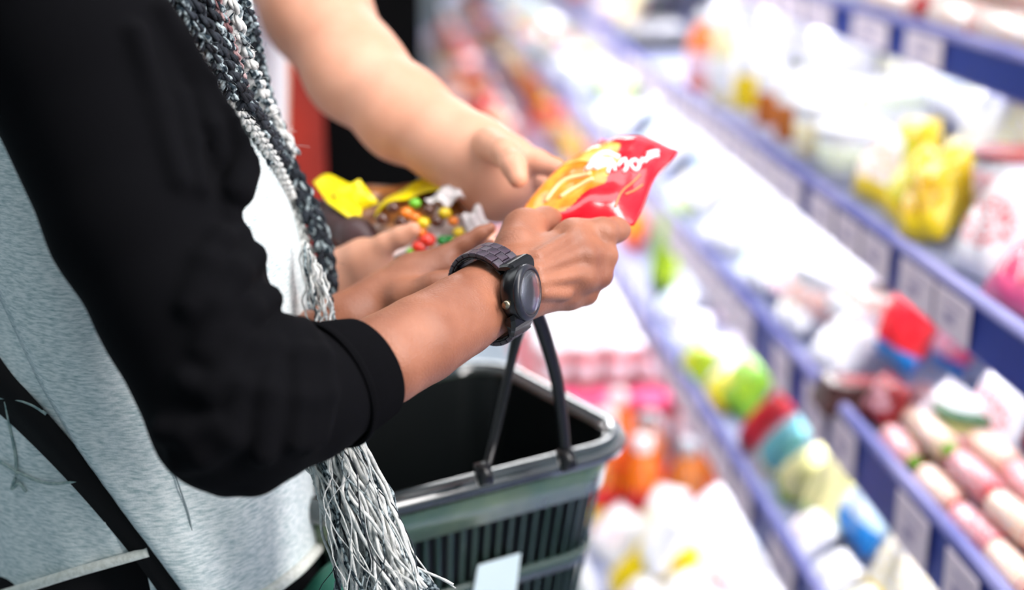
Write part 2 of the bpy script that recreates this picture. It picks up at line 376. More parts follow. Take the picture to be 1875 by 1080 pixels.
def product(kind, cols, loc, size, yaw=0, tilt=0, label='', cat='packet', group=None, roll=0):
    """size = (width, thickness, height). Local -Y faces the aisle after the yaw; base at z=0."""
    w_, t_, h_ = size; NPROD[0] += 1
    R = Matrix.Rotation(-PI/2+yaw, 4, 'Z') @ Matrix.Rotation(-tilt, 4, 'X') @ Matrix.Rotation(roll, 4, 'Y')
    if kind == 'pouch':
        o = link('snack_pouch' if cat == 'packet' else 'food_bag', grid_pillow(cols)); o.matrix_world = Matrix.Translation(loc) @ R @ Matrix.Diagonal((w_, t_, h_, 1)); return tag(o, label, cat, group)
    root = bpy.data.objects.new({'bottle': 'drink_bottle', 'roll': 'sausage_roll', 'tub': 'food_tub', 'carton': 'drink_carton', 'tray': 'food_tray'}[kind], None); COL.objects.link(root); root.empty_display_size = .03
    root.matrix_world = Matrix.Translation(loc) @ R @ Matrix.Diagonal((w_, t_, h_, 1)); tag(root, label, cat, group)
    def part(n, me): o = link(n, me, root); return o
    a, b, c = cols
    if kind == 'bottle':
        part('bottle_body', lmesh(('bottle_body', a), [(.42, 0), (.5, .03), (.5, .55), (.46, .66), (.3, .8), (.2, .87), (.2, .9)], mat('bottle_'+a, COLS[a], .2, coat=.5)))
        part('bottle_label', lmesh(('bottle_label', b), [(.505, .16), (.515, .17), (.515, .5), (.505, .51)], pm(b)))
        part('cap', lmesh(('cap', c), [(.24, .88), (.25, .89), (.25, .985), (.22, 1)], pm(c)))
    elif kind == 'roll':   # lies along local X
        pr = [(.10, -.5), (.16, -.495), (.10, -.47), (.16, -.46), (.42, -.43), (.5, -.38), (.5, .38), (.42, .43), (.16, .46), (.10, .47), (.16, .495), (.10, .5)]
        def lie(key, prof, m):
            if key in CACHE: return CACHE[key]
            V, Fc = lathe(prof, 16); V = np.stack([V[:, 2], V[:, 0], V[:, 1]+.5], 1); me = mesh(key[0], V, Fc, [m]); recalc(me); CACHE[key] = me; return me
        part('casing', lie(('casing', a, b), pr[3:-3], pmix(a, b) if b != a else pm(a)))
        part('end_clip', lie(('end_clip', c, 0), [(.09, -.53), (.22, -.52), (.12, -.49), (.20, -.465), (.47, -.41), (.47, -.39)], pm(c)))
        part('end_clip', lie(('end_clip', c, 1), [(.47, .39), (.47, .41), (.20, .465), (.12, .49), (.22, .52), (.09, .53)], pm(c)))
    elif kind == 'tub':
        part('tub_body', lmesh(('tub_body', a), [(.38, 0), (.42, .02), (.49, .86), (.5, .9)], pm(a), 18))
        part('print_band', lmesh(('print_band', b), [(.445, .22), (.455, .23), (.49, .68), (.48, .69)], pmix(b, a), 18))
        part('lid', lmesh(('lid', c), [(.5, .88), (.53, .89), (.53, .97), (.5, 1), (.4, .985)], pm(c), 18))
    elif kind == 'carton':
        part('carton_body', bmesh_box(('carton_body', a), (1, 1, .8), pm(a), .02, (0, 0, .4)))
        key = ('gable', a, b)
        if key not in CACHE:
            V = [(-.5, -.5, .79), (.5, -.5, .79), (.5, .5, .79), (-.5, .5, .79), (-.5, -.04, .95), (.5, -.04, .95), (.5, .04, .95), (-.5, .04, .95), (-.5, -.04, 1), (.5, -.04, 1), (.5, .04, 1), (-.5, .04, 1)]
            CACHE[key] = mesh('gable', V, [(0, 1, 5, 4), (2, 3, 7, 6), (0, 4, 7, 3), (1, 2, 6, 5), (4, 5, 9, 8), (6, 7, 11, 10), (8, 9, 10, 11), (5, 6, 10, 9), (7, 4, 8, 11), (3, 2, 1, 0)], [pm(b)], False)
        part('gable', CACHE[key]); part('front_print', bmesh_box(('front_print', c, b), (.72, .03, .45), pmix(c, a), .008, (0, -.5, .4)))
    elif kind == 'tray':
        part('tray_base', bmesh_box(('tray_base', a), (1, 1, .45), pm(a), .06, (0, 0, .225)))
        part('film_top', bmesh_box(('film_top', b), (.94, .94, .5), pmix(b, a), .12, (0, 0, .6)))
        part('paper_label', bmesh_box(('paper_label', c), (.5, .6, .04), pm(c), .012, (.1, 0, .86)))
    return root
SN = {1: 'top shelf', 2: 'second shelf', 3: 'third shelf', 4: 'fourth shelf', 5: 'bottom deck'}
def put(k, px, kind, cols, size, off=.05, dz=0, yaw=0, tilt=.12, label=None, cat=None, group=None, roll=0):
    X = SX[k]+off; z = TOPZ[k]+.002+dz; Y = Y_at(px, X, z+size[2]/2)
    cat = cat or {'pouch': 'bag', 'bottle': 'bottle', 'roll': 'sausage', 'tub': 'tub', 'carton': 'carton', 'tray': 'tray'}[kind]
    return product(kind, cols, (X, Y, z), size, yaw, tilt, label, cat, group, roll)

# --- top shelf: wrapped sausages with red ends at the lip
for i, (px, off, dz, yw) in enumerate(((1645, .05, 0, .1), (1762, .045, 0, .0), (1868, .05, .0, .05), (1700, .11, .0, .1), (1815, .11, .0, 0), (1760, .08, .048, 0), (1860, .09, .048, .0))):
    put(1, px, 'roll', ('peach', 'white', 'red'), (.17, .05, .05), off, dz, yw, 0, 'cream wrapped sausage with red ends, %s at the top shelf lip' % ('leftmost in front', 'middle in front', 'rightmost in front', 'left in the second row', 'right in the second row', 'left one stacked on top', 'right one stacked on top')[i], group='sausages at the top shelf lip')
put(1, 1275, 'tub', ('pink', 'white', 'red'), (.1, .1, .07), .06, label='pink and white tub on the top shelf above the first price tags')
put(1, 1345, 'tub', ('white', 'pale pink', 'pink'), (.1, .1, .07), .06, label='white tub with a pink lid on the top shelf')
put(1, 1430, 'tray', ('white', 'pale pink', 'violet'), (.16, .1, .06), .07, label='flat white tray with violet label on the top shelf', tilt=0)
put(1, 1525, 'tray', ('white', 'red', 'pale pink'), (.15, .1, .05), .07, label='white tray with red film on the top shelf left of the sausages', tilt=0)
# --- second shelf
put(2, 1195, 'tray', ('black', 'white', 'black'), (.20, .14, .07), .09, label='black tray with a white film top far along the second shelf', tilt=0)
put(2, 1180, 'tray', ('black', 'grey', 'white'), (.20, .14, .06), .20, .02, label='black tray with a grey top behind the white topped one', tilt=0)
put(2, 1290, 'bottle', ('orange', 'pale pink', 'white'), (.07, .07, .15), .06, tilt=0, label='orange bottle with pale pink label on the second shelf')
put(2, 1332, 'bottle', ('cream', 'white', 'white'), (.065, .065, .17), .06, tilt=0, label='cream bottle with white cap on the second shelf')
put(2, 1378, 'bottle', ('white', 'yellow', 'white'), (.06, .06, .165), .055, tilt=0, label='white bottle with yellow label on the second shelf')
put(2, 1414, 'bottle', ('white', 'amber', 'white'), (.05, .05, .15), .05, tilt=0, label='slim white bottle with reddish brown label on the second shelf')
put(2, 1455, 'bottle', ('white', 'amber', 'grey'), (.055, .055, .15), .05, tilt=0, label='white bottle with amber label and grey cap on the second shelf')
put(2, 1505, 'tub', ('white', 'yellow', 'white'), (.085, .085, .10), .06, tilt=0, label='white tub with yellow and orange picture on the second shelf')
put(2, 1555, 'tub', ('white', 'pale green', 'white'), (.09, .09, .08), .07, tilt=0, label='white tub with pale green band on the second shelf')
put(2, 1595, 'pouch', ('white', 'peach', 'yellow'), (.09, .05, .10), .06, .0, .2, .5, 'white pouch with peach picture left of the yellow bags')
for i, (px, off, dz, rl, ti) in enumerate(((1640, .055, .0, .25, .5), (1690, .05, .0, -.3, .45), (1722, .09, .02, .1, .3), (1665, .10, .03, -.15, .25))):
    put(2, px, 'pouch', ('yellow', ('lime', 'amber', 'yellow', 'lime')[i], 'yellow'), (.085, .045, .098), off, dz*.5, .2, ti, ['leftmost bright yellow bag leaning at the second shelf edge', 'bright yellow bag with brown picture leaning at the second shelf edge', 'taller yellow bag standing behind the leaning ones', 'yellow bag with green picture behind the leftmost yellow bag'][i], group=None, roll=rl)
put(2, 1610, 'tray', ('white', 'pale green', 'white'), (.16, .12, .08), .22, .02, tilt=0, label='white tray with green corner deep on the second shelf')
put(2, 1790, 'pouch', ('white', 'red', 'white'), (.11, .05, .12), .05, .0, .1, .5, 'white bag with red picture at the second shelf edge')
put(2, 1775, 'pouch', ('white', 'white', 'red'), (.12, .05, .15), .13, .02, .1, .3, 'tall white bag behind the white bag with red picture')
put(2, 1870, 'pouch', ('white', 'pale yellow', 'white'), (.13, .05, .17), .16, .04, .1, .2, 'white bag with pale yellow picture near the right edge of the second shelf')
put(2, 1855, 'pouch', ('pink', 'red', 'pink'), (.12, .05, .09), .04, .0, .1, .8, 'pink and red bag lying at the near end of the second shelf')
put(2, 1845, 'tub', ('white', 'red', 'dark red'), (.08, .08, .07), .12, .05, tilt=0, label='white tub with red band among the white bags')
for i, px in enumerate((1350, 1440, 1540)):
    o = put(2, px, 'carton', ('white', 'white', ('pale blue', 'white', 'pale green')[i]), (.09, .09, .17), .24, tilt=0, label='white carton with %s print at the back of the second shelf' % ('pale blue', 'plain white', 'pale green')[i])
put(2, 1530, 'tray', ('white', 'white', 'red'), (.15, .10, .06), .24, .17, tilt=.0, label='white tray with a red strip stacked on the back cartons')
for i, px in enumerate(range(1590, 1960, 52)):
    put(2, px, 'pouch', ('white', ('pale green', 'pale yellow', 'white', 'pale blue')[i % 4], 'white'), (.11, .06, .15), .30+.02*(i % 2), .03, .1, .25, 'tall white bag with %s print at the back of the second shelf, %s' % (('pale green', 'pale yellow', 'plain white', 'pale blue')[i % 4], 'left half' if i < 4 else 'right half'), group='tall white bags at the back of the second shelf')
# --- third shelf
put(3, 1120, 'pouch', ('pale green', 'white', 'green'), (.16, .07, .12), .08, 0, 0, .5, 'pale green bag far along the third shelf behind the red bag')
put(3, 1195, 'pouch', ('white', 'pale green', 'pale green'), (.14, .06, .1), .08, 0, 0, .6, 'white and pale green bag far along the third shelf')
put(3, 1330, 'pouch', ('white', 'teal', 'white'), (.13, .06, .09), .07, 0, 0, .6, 'white bag with teal picture on the third shelf')
put(3, 1380, 'pouch', ('white', 'white', 'pale green'), (.12, .05, .09), .07, 0, 0, .6, 'plain white bag with pale green hem on the third shelf')
put(3, 1425, 'pouch', ('white', 'red', 'dark blue'), (.10, .05, .07), .05, 0, 0, .7, 'white bag with red and dark blue print on the third shelf')
put(3, 1500, 'tub', ('white', 'orange', 'white'), (.12, .12, .09), .08, tilt=.25, label='large white tub with orange picture tilted on the third shelf')
put(3, 1570, 'tray', ('dark brown', 'dark brown', 'dark red'), (.06, .10, .05), .03, tilt=.1, label='small dark brown tray at the third shelf edge')
put(3, 1600, 'tray', ('white', 'peach', 'dark brown'), (.11, .10, .06), .11, .05, tilt=.2, label='white tray with a dark brown strip under the price rail')
put(3, 1605, 'pouch', ('dark red', 'pale pink', 'dark red'), (.075, .04, .06), .04, 0, .1, .45, 'dark red meat pack at the third shelf edge')
put(3, 1640, 'pouch', ('red', 'red', 'blue'), (.10, .05, .105), .08, .05, .1, .35, 'red bag with a blue lower band on the third shelf')
put(3, 1735, 'pouch', ('pink', 'white', 'blue'), (.07, .04, .08), .17, .02, .1, .35, 'pink bag with blue lower band right of the red and blue bag')
put(3, 1700, 'pouch', ('white', 'pale pink', 'green'), (.09, .05, .09), .06, 0, .1, .5, 'white bag with pink picture and green hem on the third shelf')
put(3, 1810, 'pouch', ('white', 'red', 'blue'), (.09, .045, .10), .11, .02, .1, .3, 'white bag with red and blue bars near the right edge')
put(3, 1775, 'tub', ('pale green', 'white', 'dark green'), (.08, .08, .07), .10, tilt=0, label='pale green tub with a dark green lid on the third shelf')
put(3, 1860, 'pouch', ('white', 'pale blue', 'red'), (.10, .05, .10), .16, .02, .1, .3, 'white bag with a pale blue picture and red hem behind the sausages')
row_w = ('along the lip', 'in the second row', 'in the third row', 'on top of the lip row', 'on top of the second row')
for r, (off, dz, pxs) in enumerate(((.03, 0, (1652, 1722, 1790, 1856)), (.075, 0, (1690, 1760, 1830, 1895)), (.12, 0, (1712, 1785, 1850, 1920)), (.052, .028, (1712, 1785, 1862)), (.098, .028, (1752, 1822, 1890)))):
    for i, px in enumerate(pxs):
        c = 'green' if (r, i) in ((0, 0), (1, 0), (3, 0)) else 'red'
        put(3, px, 'roll', ('white', 'peach' if (i+r) % 2 else 'red', c), (.088, .032, .032), off, dz, .05*((i+r) % 3), 0, 'short sausage with %s ends, third shelf, %s %s' % ('bright green' if c == 'green' else 'red', ('farthest', 'second', 'third', 'fourth')[i], row_w[r]), group='sausages with %s ends on the third shelf' % c)
# --- fourth shelf
put(4, 1150, 'pouch', ('orange', 'yellow', 'red'), (.12, .05, .12), .06, 0, 0, .4, 'orange and yellow bag on the fourth shelf behind the hand')
put(4, 1210, 'pouch', ('lime', 'green', 'dark green'), (.10, .05, .20), .05, 0, 0, .15, 'tall lime green bag standing on the fourth shelf')
put(4, 1258, 'tub', ('white', 'pale blue', 'white'), (.10, .10, .09), .10, tilt=.2, label='white tub with pale blue band beside the lime green bag')
put(4, 1268, 'pouch', ('lime', 'yellow', 'lime'), (.06, .05, .06), .02, 0, 0, .4, 'small round yellow green bag at the fourth shelf edge')
put(4, 1330, 'pouch', ('white', 'violet', 'pale pink'), (.11, .05, .11), .08, 0, 0, .5, 'white bag with violet print on the fourth shelf')
put(4, 1310, 'pouch', ('yellow', 'lime', 'yellow'), (.07, .05, .06), .03, 0, 0, .6, 'small yellow bag at the fourth shelf edge left of the green one')
put(4, 1345, 'pouch', ('green', 'lime', 'green'), (.09, .05, .09), .05, 0, .3, .5, 'green bag next to the narrow red bag on the fourth shelf')
put(4, 1362, 'pouch', ('red', 'red', 'dark red'), (.045, .035, .13), .03, .0, .1, .35, 'narrow plain red bag leaning at the fourth shelf edge', roll=.55)
put(4, 1400, 'pouch', ('teal', 'teal', 'cream'), (.05, .04, .11), .04, .0, .1, .35, 'narrow teal and cream bag leaning beside the red one', roll=.55)
put(4, 1385, 'pouch', ('white', 'pale blue', 'white'), (.12, .06, .11), .14, .02, 0, .35, 'plain white bag behind the narrow red and teal bags')
put(4, 1436, 'pouch', ('pale yellow', 'cream', 'green'), (.055, .045, .09), .045, .0, .1, .45, 'small pale yellow bag with a green hem between teal and cream bags', roll=.55)
put(4, 1450, 'pouch', ('red', 'green', 'red'), (.08, .05, .08), .12, .02, .2, .4, 'red bag with green picture behind the small pale yellow bag')
put(4, 1490, 'pouch', ('pale yellow', 'cream', 'pale green'), (.10, .05, .12), .05, 0, .1, .55, 'cream yellow bag in front on the fourth shelf')
put(4, 1560, 'pouch', ('pale blue', 'white', 'blue'), (.11, .055, .14), .08, .01, .1, .55, 'pale blue bag with a bright blue bottom edge')
put(4, 1620, 'pouch', ('cream', 'white', 'yellow'), (.13, .06, .13), .06, .0, .1, .6, 'cream bag with a yellow corner at the near end of the fourth shelf')
put(4, 1690, 'pouch', ('white', 'cream', 'white'), (.14, .06, .13), .08, .0, .1, .6, 'plain cream white bag cut by the bottom of the picture')
for i, (px, off, c) in enumerate(((1455, .015, 'pale pink'), (1500, .012, 'white'), (1545, .015, 'pale yellow'), (1590, .012, 'pale blue'), (1650, .02, 'cream'))):
    put(4, px, 'pouch', ('white', c, 'white'), (.07, .04, .055), off, 0, .3*math.sin(i*3), .9, 'small flat white bag with %s print along the fourth shelf lip' % c)
# --- bottom deck
for r in range(8):
    for c in range(4):
        product('tub', ('red', 'pale pink', 'white'), (DECKX+.02+c*.062+.0, 2.52+r*.070, DECKZ+.10), (.060, .060, .095), 0, 0, 'small red tub with white lid, %s row from the front, %s from the aisle' % (('first', 'second', 'third', 'fourth', 'fifth', 'sixth', 'seventh', 'eighth')[r], ('first', 'second', 'third', 'fourth')[c]), 'tub', 'block of small white and red tubs')
for r in range(4):
    product('tub', ('red', 'pale pink', 'pink'), (DECKX+.035+r*.078, 2.42, DECKZ+.004), (.076, .076, .12), 0, 0, 'red tub with a pink lid before the white block, %s from the aisle' % ('first', 'second', 'third', 'fourth')[r], 'tub', 'red tubs before the block')
wb = wobj('tub_crate', *box((DECKX+.125, 2.765, DECKZ+.05), (.27, .58, .09)), mat('film_red', COLS['red'], .3), smooth=False); tag(wb, 'low red crate under the block of white tubs', 'crate')
for i, (x, y) in enumerate(((.345, 2.12), (.415, 2.10), (.485, 2.08), (.375, 2.22), (.445, 2.20), (.41, 2.31), (.55, 2.13))):
    where = ('nearest the basket', 'second from the basket', 'third from the basket', 'in the second row nearest the basket', 'in the second row further in', 'in the rear row', 'furthest from the basket')[i]
    b_ = product('bottle', ('amber' if i % 2 == 0 else 'orange', 'orange', 'white' if i % 2 else 'grey'), (x, y, DECKZ+.004), (.066, .066, .17), 0, 0, 'orange juice bottle with red and yellow label, %s' % where, 'bottle', 'orange juice bottles on the bottom deck')
    link('label_band', lmesh(('label_band', 'yellow'), [(.515, .17), (.528, .18), (.528, .30), (.515, .31)], pm('yellow')), b_)
    link('label_band', lmesh(('label_band', 'red'), [(.515, .31), (.528, .32), (.528, .50), (.515, .51)], pm('red')), b_)
product('pouch', ('yellow', 'yellow', 'yellow'), (.335, 1.88, DECKZ+.004), (.10, .05, .17), .4, .55, 'bright yellow bag beside the basket corner on the bottom deck', 'bag', roll=.5)
product('pouch', ('white', 'cream', 'white'), (.40, 1.96, DECKZ+.004), (.10, .05, .14), .2, .45, 'white bag leaning between the yellow bag and the juice bottles', 'bag', roll=-.3)
for x, y, nm in ((.335, 2.02, 'left of the juice bottles'), (.33, 1.78, 'below the yellow bag'), (.345, 1.70, 'at the deck lip near the sticker')):
    product('pouch', ('white', 'pale pink', 'white'), (x, y, DECKZ+.004), (.10, .05, .09), .3, .7, 'white bag %s' % nm, 'bag')
rb = wobj('floor_bin', *box((.16, 2.75, .20), (.20, .5, .40)), mat('bin_red', (120, 24, 20), .35), smooth=False); bevel(rb.data, .02); tag(rb, 'red bin standing on the floor behind the basket handle', 'bin')
gb = wobj('floor_bin', *box((-.08, 3.2, .3), (.2, .5, .6)), mat('bin_grey', (40, 42, 46), .5), smooth=False); bevel(gb.data, .02); tag(gb, 'dark grey bin standing on the floor left of the red one', 'bin')
labs = ['leftmost white bag piled on the bottom deck', 'white bag with red print in the bottom pile', 'white bag with grey print in the bottom pile', 'uppermost plain white bag in the bottom pile', 'white bag with pink hem in the bottom pile', 'rearmost plain white bag in the bottom pile', 'white bag with a pale blue hem in the bottom pile', 'white bag with teal picture in the bottom pile']
for i, (x, y, dz, c, d, e) in enumerate(((.36, 1.76, .0, 'white', 'white', 'white'), (.43, 1.74, .02, 'white', 'red', 'white'), (.50, 1.76, .02, 'white', 'grey', 'white'), (.44, 1.86, .04, 'white', 'white', 'white'), (.57, 1.70, .0, 'white', 'white', 'pink'), (.53, 1.92, .03, 'white', 'white', 'pale pink'), (.62, 1.82, .0, 'white', 'white', 'pale blue'), (.60, 1.97, .02, 'white', 'teal', 'white'))):
    product('pouch', (c, d, e), (x, y, DECKZ+.006+dz), (.125, .06, .12), .2*math.sin(i*2), .75, labs[i], 'bag')
for i, (x, y, dz, nm) in enumerate(((.34, 1.66, .02, 'closest to the basket'), (.41, 1.64, .03, 'in front of the pile'), (.49, 1.66, .03, 'low at the front right'), (.47, 1.95, .05, 'high at the back'), (.58, 1.80, .05, 'high on the right'), (.52, 1.84, .07, 'on top of the pile'), (.38, 1.85, .06, 'on top beside the yellow bag'))):
    product('pouch', ('white', ('white', 'pale pink', 'pale blue')[i % 3], 'white'), (x, y, DECKZ+.006+dz), (.11, .06, .10), .5*math.sin(i*3), .6, 'crumpled white bag %s on the bottom deck' % nm, 'bag', roll=.4*math.sin(i*5))
product('pouch', ('dark red', 'black', 'orange'), (.56, 2.75, DECKZ+.004), (.14, .08, .2), 0, .2, 'dark red and black bag behind the block of tubs', 'bag')
product('pouch', ('orange', 'red', 'orange'), (.50, 3.2, DECKZ+.004), (.16, .1, .18), 0, .2, 'orange bag behind the block of tubs', 'bag')
# --- fill the far run of every shelf
PAL = {1: ['pink', 'white', 'pale pink', 'red', 'violet', 'peach'], 2: ['orange', 'white', 'peach', 'cream', 'red', 'pale pink', 'white', 'violet'], 3: ['white', 'white', 'pale blue', 'white', 'pale green'],
       4: ['peach', 'red', 'orange', 'cream', 'amber', 'violet', 'yellow', 'dark red'], 5: ['red', 'orange', 'dark red', 'pale pink', 'red', 'cream', 'orange', 'amber', 'violet']}
START = {1: 1225, 2: 1140, 3: 1085, 4: 1120, 5: None}
def filler(k, Y, off, dz, s):
    a, b, c = rnd.choice(PAL[k]), rnd.choice(PAL[k]), rnd.choice(PAL[k]); kind = rnd.choice(('pouch', 'pouch', 'tub', 'pouch', 'tray') if k != 2 else ('pouch', 'tub', 'bottle', 'pouch'))
    sz = {'pouch': (.14*s, .06*s, .14*s), 'tub': (.12*s, .12*s, .10*s), 'tray': (.16*s, .12*s, .06*s), 'bottle': (.07*s, .07*s, .16*s)}[kind]
    nm = {'pouch': 'bag', 'tub': 'tub', 'tray': 'tray', 'bottle': 'bottle'}[kind]
    product(kind, (a, b, c), (SX[k]+off, Y, TOPZ[k]+.003+dz), sz, rnd.uniform(-.2, .2), .35 if kind == 'pouch' else 0, '%s %s in the far run of the %s' % ('plain '+a if a == b else a+' and '+b, nm, SN[k]), nm, '%s items far along the %s' % (a, SN[k]))
for k in range(1, 6):
    Y = (Y_at(START[k], SX[k]+.06, TOPZ[k]+.05) if START[k] else 3.3)+.12
    while Y < 8.6:
        s = 1.0 if Y < 4 else 1.35
        for off in ((.06, .21, .36) if k == 5 else (.06, .21) if k == 4 else (.08,)): filler(k, Y+rnd.uniform(-.02, .02), off*s, (off-.06)*.35 if k > 3 else 0, s)
        Y += .145*s*(1 if k != 2 else .9)
# near second row behind the placed items
for k, xs, off in ((1, range(1300, 1640, 85), .20), (3, range(1260, 1880, 75), .26), (4, range(1230, 1700, 70), .24)):
    for i, px in enumerate(xs):
        a, b = PAL[k][i % len(PAL[k])], PAL[k][(i*2+1) % len(PAL[k])]
        put(k, px, 'pouch', (a, b, a), (.13, .06, .12), off, .0, .05, .3, '%s and %s bag in the rear row of the %s' % (a, b, SN[k]), group='rear row of the %s' % SN[k])
rr = random.Random(4)
for i, px in enumerate(range(1100, 1560, 34)):
    c_ = ('white', ('white', 'pale blue', 'teal', 'pale green', 'cream', 'pale pink')[i % 6], 'white')
    put(3, px, 'pouch', c_, (.095, .05, .085), .03+.03*(i % 2), .0, rr.uniform(-.3, .3), .75, 'crumpled white bag with %s print at the third shelf edge, %s' % (c_[1], ('left part', 'middle', 'right part')[min(2, i//5)]), group='white bags along the third shelf edge', roll=rr.uniform(-.3, .3))
    put(3, px+15, 'pouch', ('white', 'white', ('pale green', 'white', 'pale blue')[i % 3]), (.11, .05, .11), .13, .02, rr.uniform(-.3, .3), .6, 'plain white bag in the second row of the third shelf, %s from the far end' % ('first', 'second', 'third', 'fourth', 'fifth', 'sixth', 'seventh', 'eighth', 'ninth', 'tenth', 'eleventh', 'twelfth', 'thirteenth', 'fourteenth')[i], group='plain white bags in the second row of the third shelf')
for i, px in enumerate(range(1165, 1560, 38)):
    c_ = ('white', ('pale blue', 'violet', 'pale green', 'cream', 'white', 'teal')[i % 6], ('white', 'pale pink', 'pale blue')[i % 3])
    put(4, px, 'pouch', c_, (.10, .05, .11), .13, .015, rr.uniform(-.3, .3), .5, 'white bag with %s print in the second row of the fourth shelf' % c_[1], group='white bags in the second row of the fourth shelf', roll=rr.uniform(-.2, .2))
for i, px in enumerate(range(1215, 1330, 30)):
    put(4, px, 'pouch', ('white', ('pale blue', 'pale pink', 'white', 'violet')[i % 4], 'white'), (.08, .045, .07), .035, .0, rr.uniform(-.3, .3), .8, 'small white bag with %s print at the fourth shelf edge' % ('pale blue', 'pale pink', 'plain white', 'violet')[i % 4])
for i, px in enumerate(range(1240, 1600, 60)):
    a = ('white', 'pale pink', 'white', 'violet', 'white', 'cream')[i % 6]
    put(5, px, 'pouch', (a, 'pale pink', a), (.15, .07, .16), .42, .0, 0, .3, '%s bag at the back of the bottom deck' % a, group='bags at the back of the bottom deck')

# ---- dark pillar with a red display behind the people
pc = on_z(768, 60, 1.2); pc = cam0+(pc-cam0)*(1.9/((pc-cam0)@fw))
o = wobj('trim_1', *box((pc[0]-.105, pc[1]+.1, 1.4), (.21, .2, 2.8)), mat('black_pillar', (9, 9, 10), .9, spec=.05), smooth=False); o['kind'] = 'structure'
o = wobj('red_board', *box((pc[0]-.185, pc[1]-.03, 1.02), (.11, .02, .52)), mat('board_red', (190, 44, 16), .6, col2=(90, 24, 20), nscale=5, ndetail=1), smooth=False); tag(o, 'dark red board beside the black pillar, seen under the bare forearm', 'board')


# ------------------------------------------------------------------ foreground person
def interp(y, tab): return float(np.interp(y, [t[0] for t in tab], [t[1] for t in tab]))
RB = [(-250, 400), (-100, 440), (0, 462), (150, 480), (300, 518), (450, 556), (600, 572), (850, 572), (930, 578), (1100, 592), (1250, 600)]
def torso(y):
    r = interp(y, RB); l = -150+.06*y
    return (l+r)/2, (r-l)/2, 1.085+.00008*(y-500), .165
def tdepth(x, y, off=0):
    cx, a, dc, b = torso(y); u = min(abs((x-cx)/a), .999); return dc-b*(1-u**2.4)**(1/2.4)-off
PA = empty('person', P(250, 700, 1.09)*np.array([1, 1, 0]), 'nearest person in a grey black-sleeved shirt with yarn braids, holding the red bag', 'person')
def loft(rows, close=True):
    V = np.array(rows); n, m = V.shape[:2]
    Fc = [(i*m+j, (i+1)*m+j, (i+1)*m+(j+1) % m, i*m+(j+1) % m) for i in range(n-1) for j in range(m if close else m-1)]
    return V.reshape(-1, 3), Fc
def hemy(x):
    if x < 280: return 1092-.30*x
    return 1150-.0
def shirt_hem(x):
    tab = [(300, 1150), (420, 1118), (500, 1078), (560, 1028), (590, 992), (600, 985)]
    return float(np.interp(x, [t[0] for t in tab], [t[1] for t in tab]))
rows = []; m = 150
for i in range(90):
    t = i/89; row = []
    for j in range(m):
        a = 2*PI*j/m; c, s = math.cos(a), math.sin(a)
        e = 2/2.4; ux = math.copysign(abs(c)**e, c); ud = math.copysign(abs(s)**e, s)
        y = -230+t*(1150+230)
        cx, ra, dc, b = torso(y); x = cx+ra*ux
        he = (hemy(x) if x < 285 else shirt_hem(x)) if ud > -.2 else shirt_hem(600)+30
        y = -230+t*(he+230); cx, ra, dc, b = torso(y); x = cx+ra*ux
        wr = .0022*math.sin(x/34+y/60+1.5*math.sin(y/90))+.0015*math.sin(x/15-y/40)
        row.append(P(x, y, dc-(b+wr)*ud))
    rows.append(row)
V, Fc = loft(rows); sh = wobj('shirt', V, Fc, M_heather, PA); recalc(sh.data); tag(sh, 'light heather grey shirt body')
# overlapping front panel of the shirt whose edge hangs over the dark gap strip
def edge_x(y): return float(np.interp(y, [250, 400, 560, 700, 820, 950, 1080, 1170], [-150, -75, 5, 70, 140, 232, 330, 400]))
rows = []
for i in range(80):
    y0 = 250+i/79*900; row = []
    for j in range(50):
        s = j/49; xr = 604-4; x = edge_x(y0)*(1-s)+ (interp(y0, RB)-1)*s
        y = min(y0, shirt_hem(x)) if x > 300 else y0
        lift = .013*math.exp(-(s/.35)**2)*(1-math.exp(-s/.012)*.9)+.0022
        wr = .0026*math.sin((x-.6*y)/42+.8*math.sin(y/80))+.0014*math.sin((x-.55*y)/19)+.0009*math.sin(x/9+y/13)
        if x > 545: lift *= .8
        row.append(P(x, y, tdepth(x, y, lift+wr*.6)))
    rows.append(row)
V, Fc = loft(rows, False); fo = wobj('shirt_front_panel', V, Fc, M_heather, PA); so = fo.modifiers.new('s', 'SOLIDIFY'); so.thickness = .0025; so.offset = -1
def path3(pts, off, n=40, dfun=None):
    A = catmull([(x, y, 0) for x, y in pts], n); return np.array([P(x, y, (dfun or tdepth)(x, y, off)) for x, y, _ in A])
V, Fc = tube(path3([(-40, 1106), (0, 1090), (60, 1072), (130, 1050), (200, 1030), (272, 1010)], .004), .0036, 10); wobj('hem_roll', V, Fc, M_cord, PA)
V, Fc = tube(path3([(470, 1098), (510, 1072), (550, 1040), (578, 1008), (592, 985), (590, 968), (580, 960)], .0045, 50), .0045, 10); wobj('hem_roll', V, Fc, M_cord, PA)
V, Fc = tube(path3([(308, 822), (325, 880), (345, 940), (356, 990), (380, 1060)], .0085, 30), .0006, 5); wobj('side_seam', V, Fc, mat('seam_thread', (140, 152, 156), .9), PA)
# black strip put in for the dark gap between the shirt panels
A = catmull([(-60, 640, 34), (0, 715, 34), (60, 775, 30), (130, 850, 26), (200, 930, 24), (270, 1015, 24), (330, 1095, 26)], 50)
L_, R2 = [], []
for i, (x, y, wd) in enumerate(A):
    L_.append([P(x-wd, y+wd*.35, tdepth(x-wd, y+wd*.35, .0035)), P(x, y, tdepth(x, y, .0055)), P(x+wd, y-wd*.35, tdepth(x+wd, y-wd*.35, .0035))])
V, Fc = loft(L_, False); st = wobj('panel_gap_dark', V, Fc, mat('panel_gap_black', (14, 13, 15), .8, spec=.2), PA); q = st.modifiers.new('s', 'SOLIDIFY'); q.thickness = .002
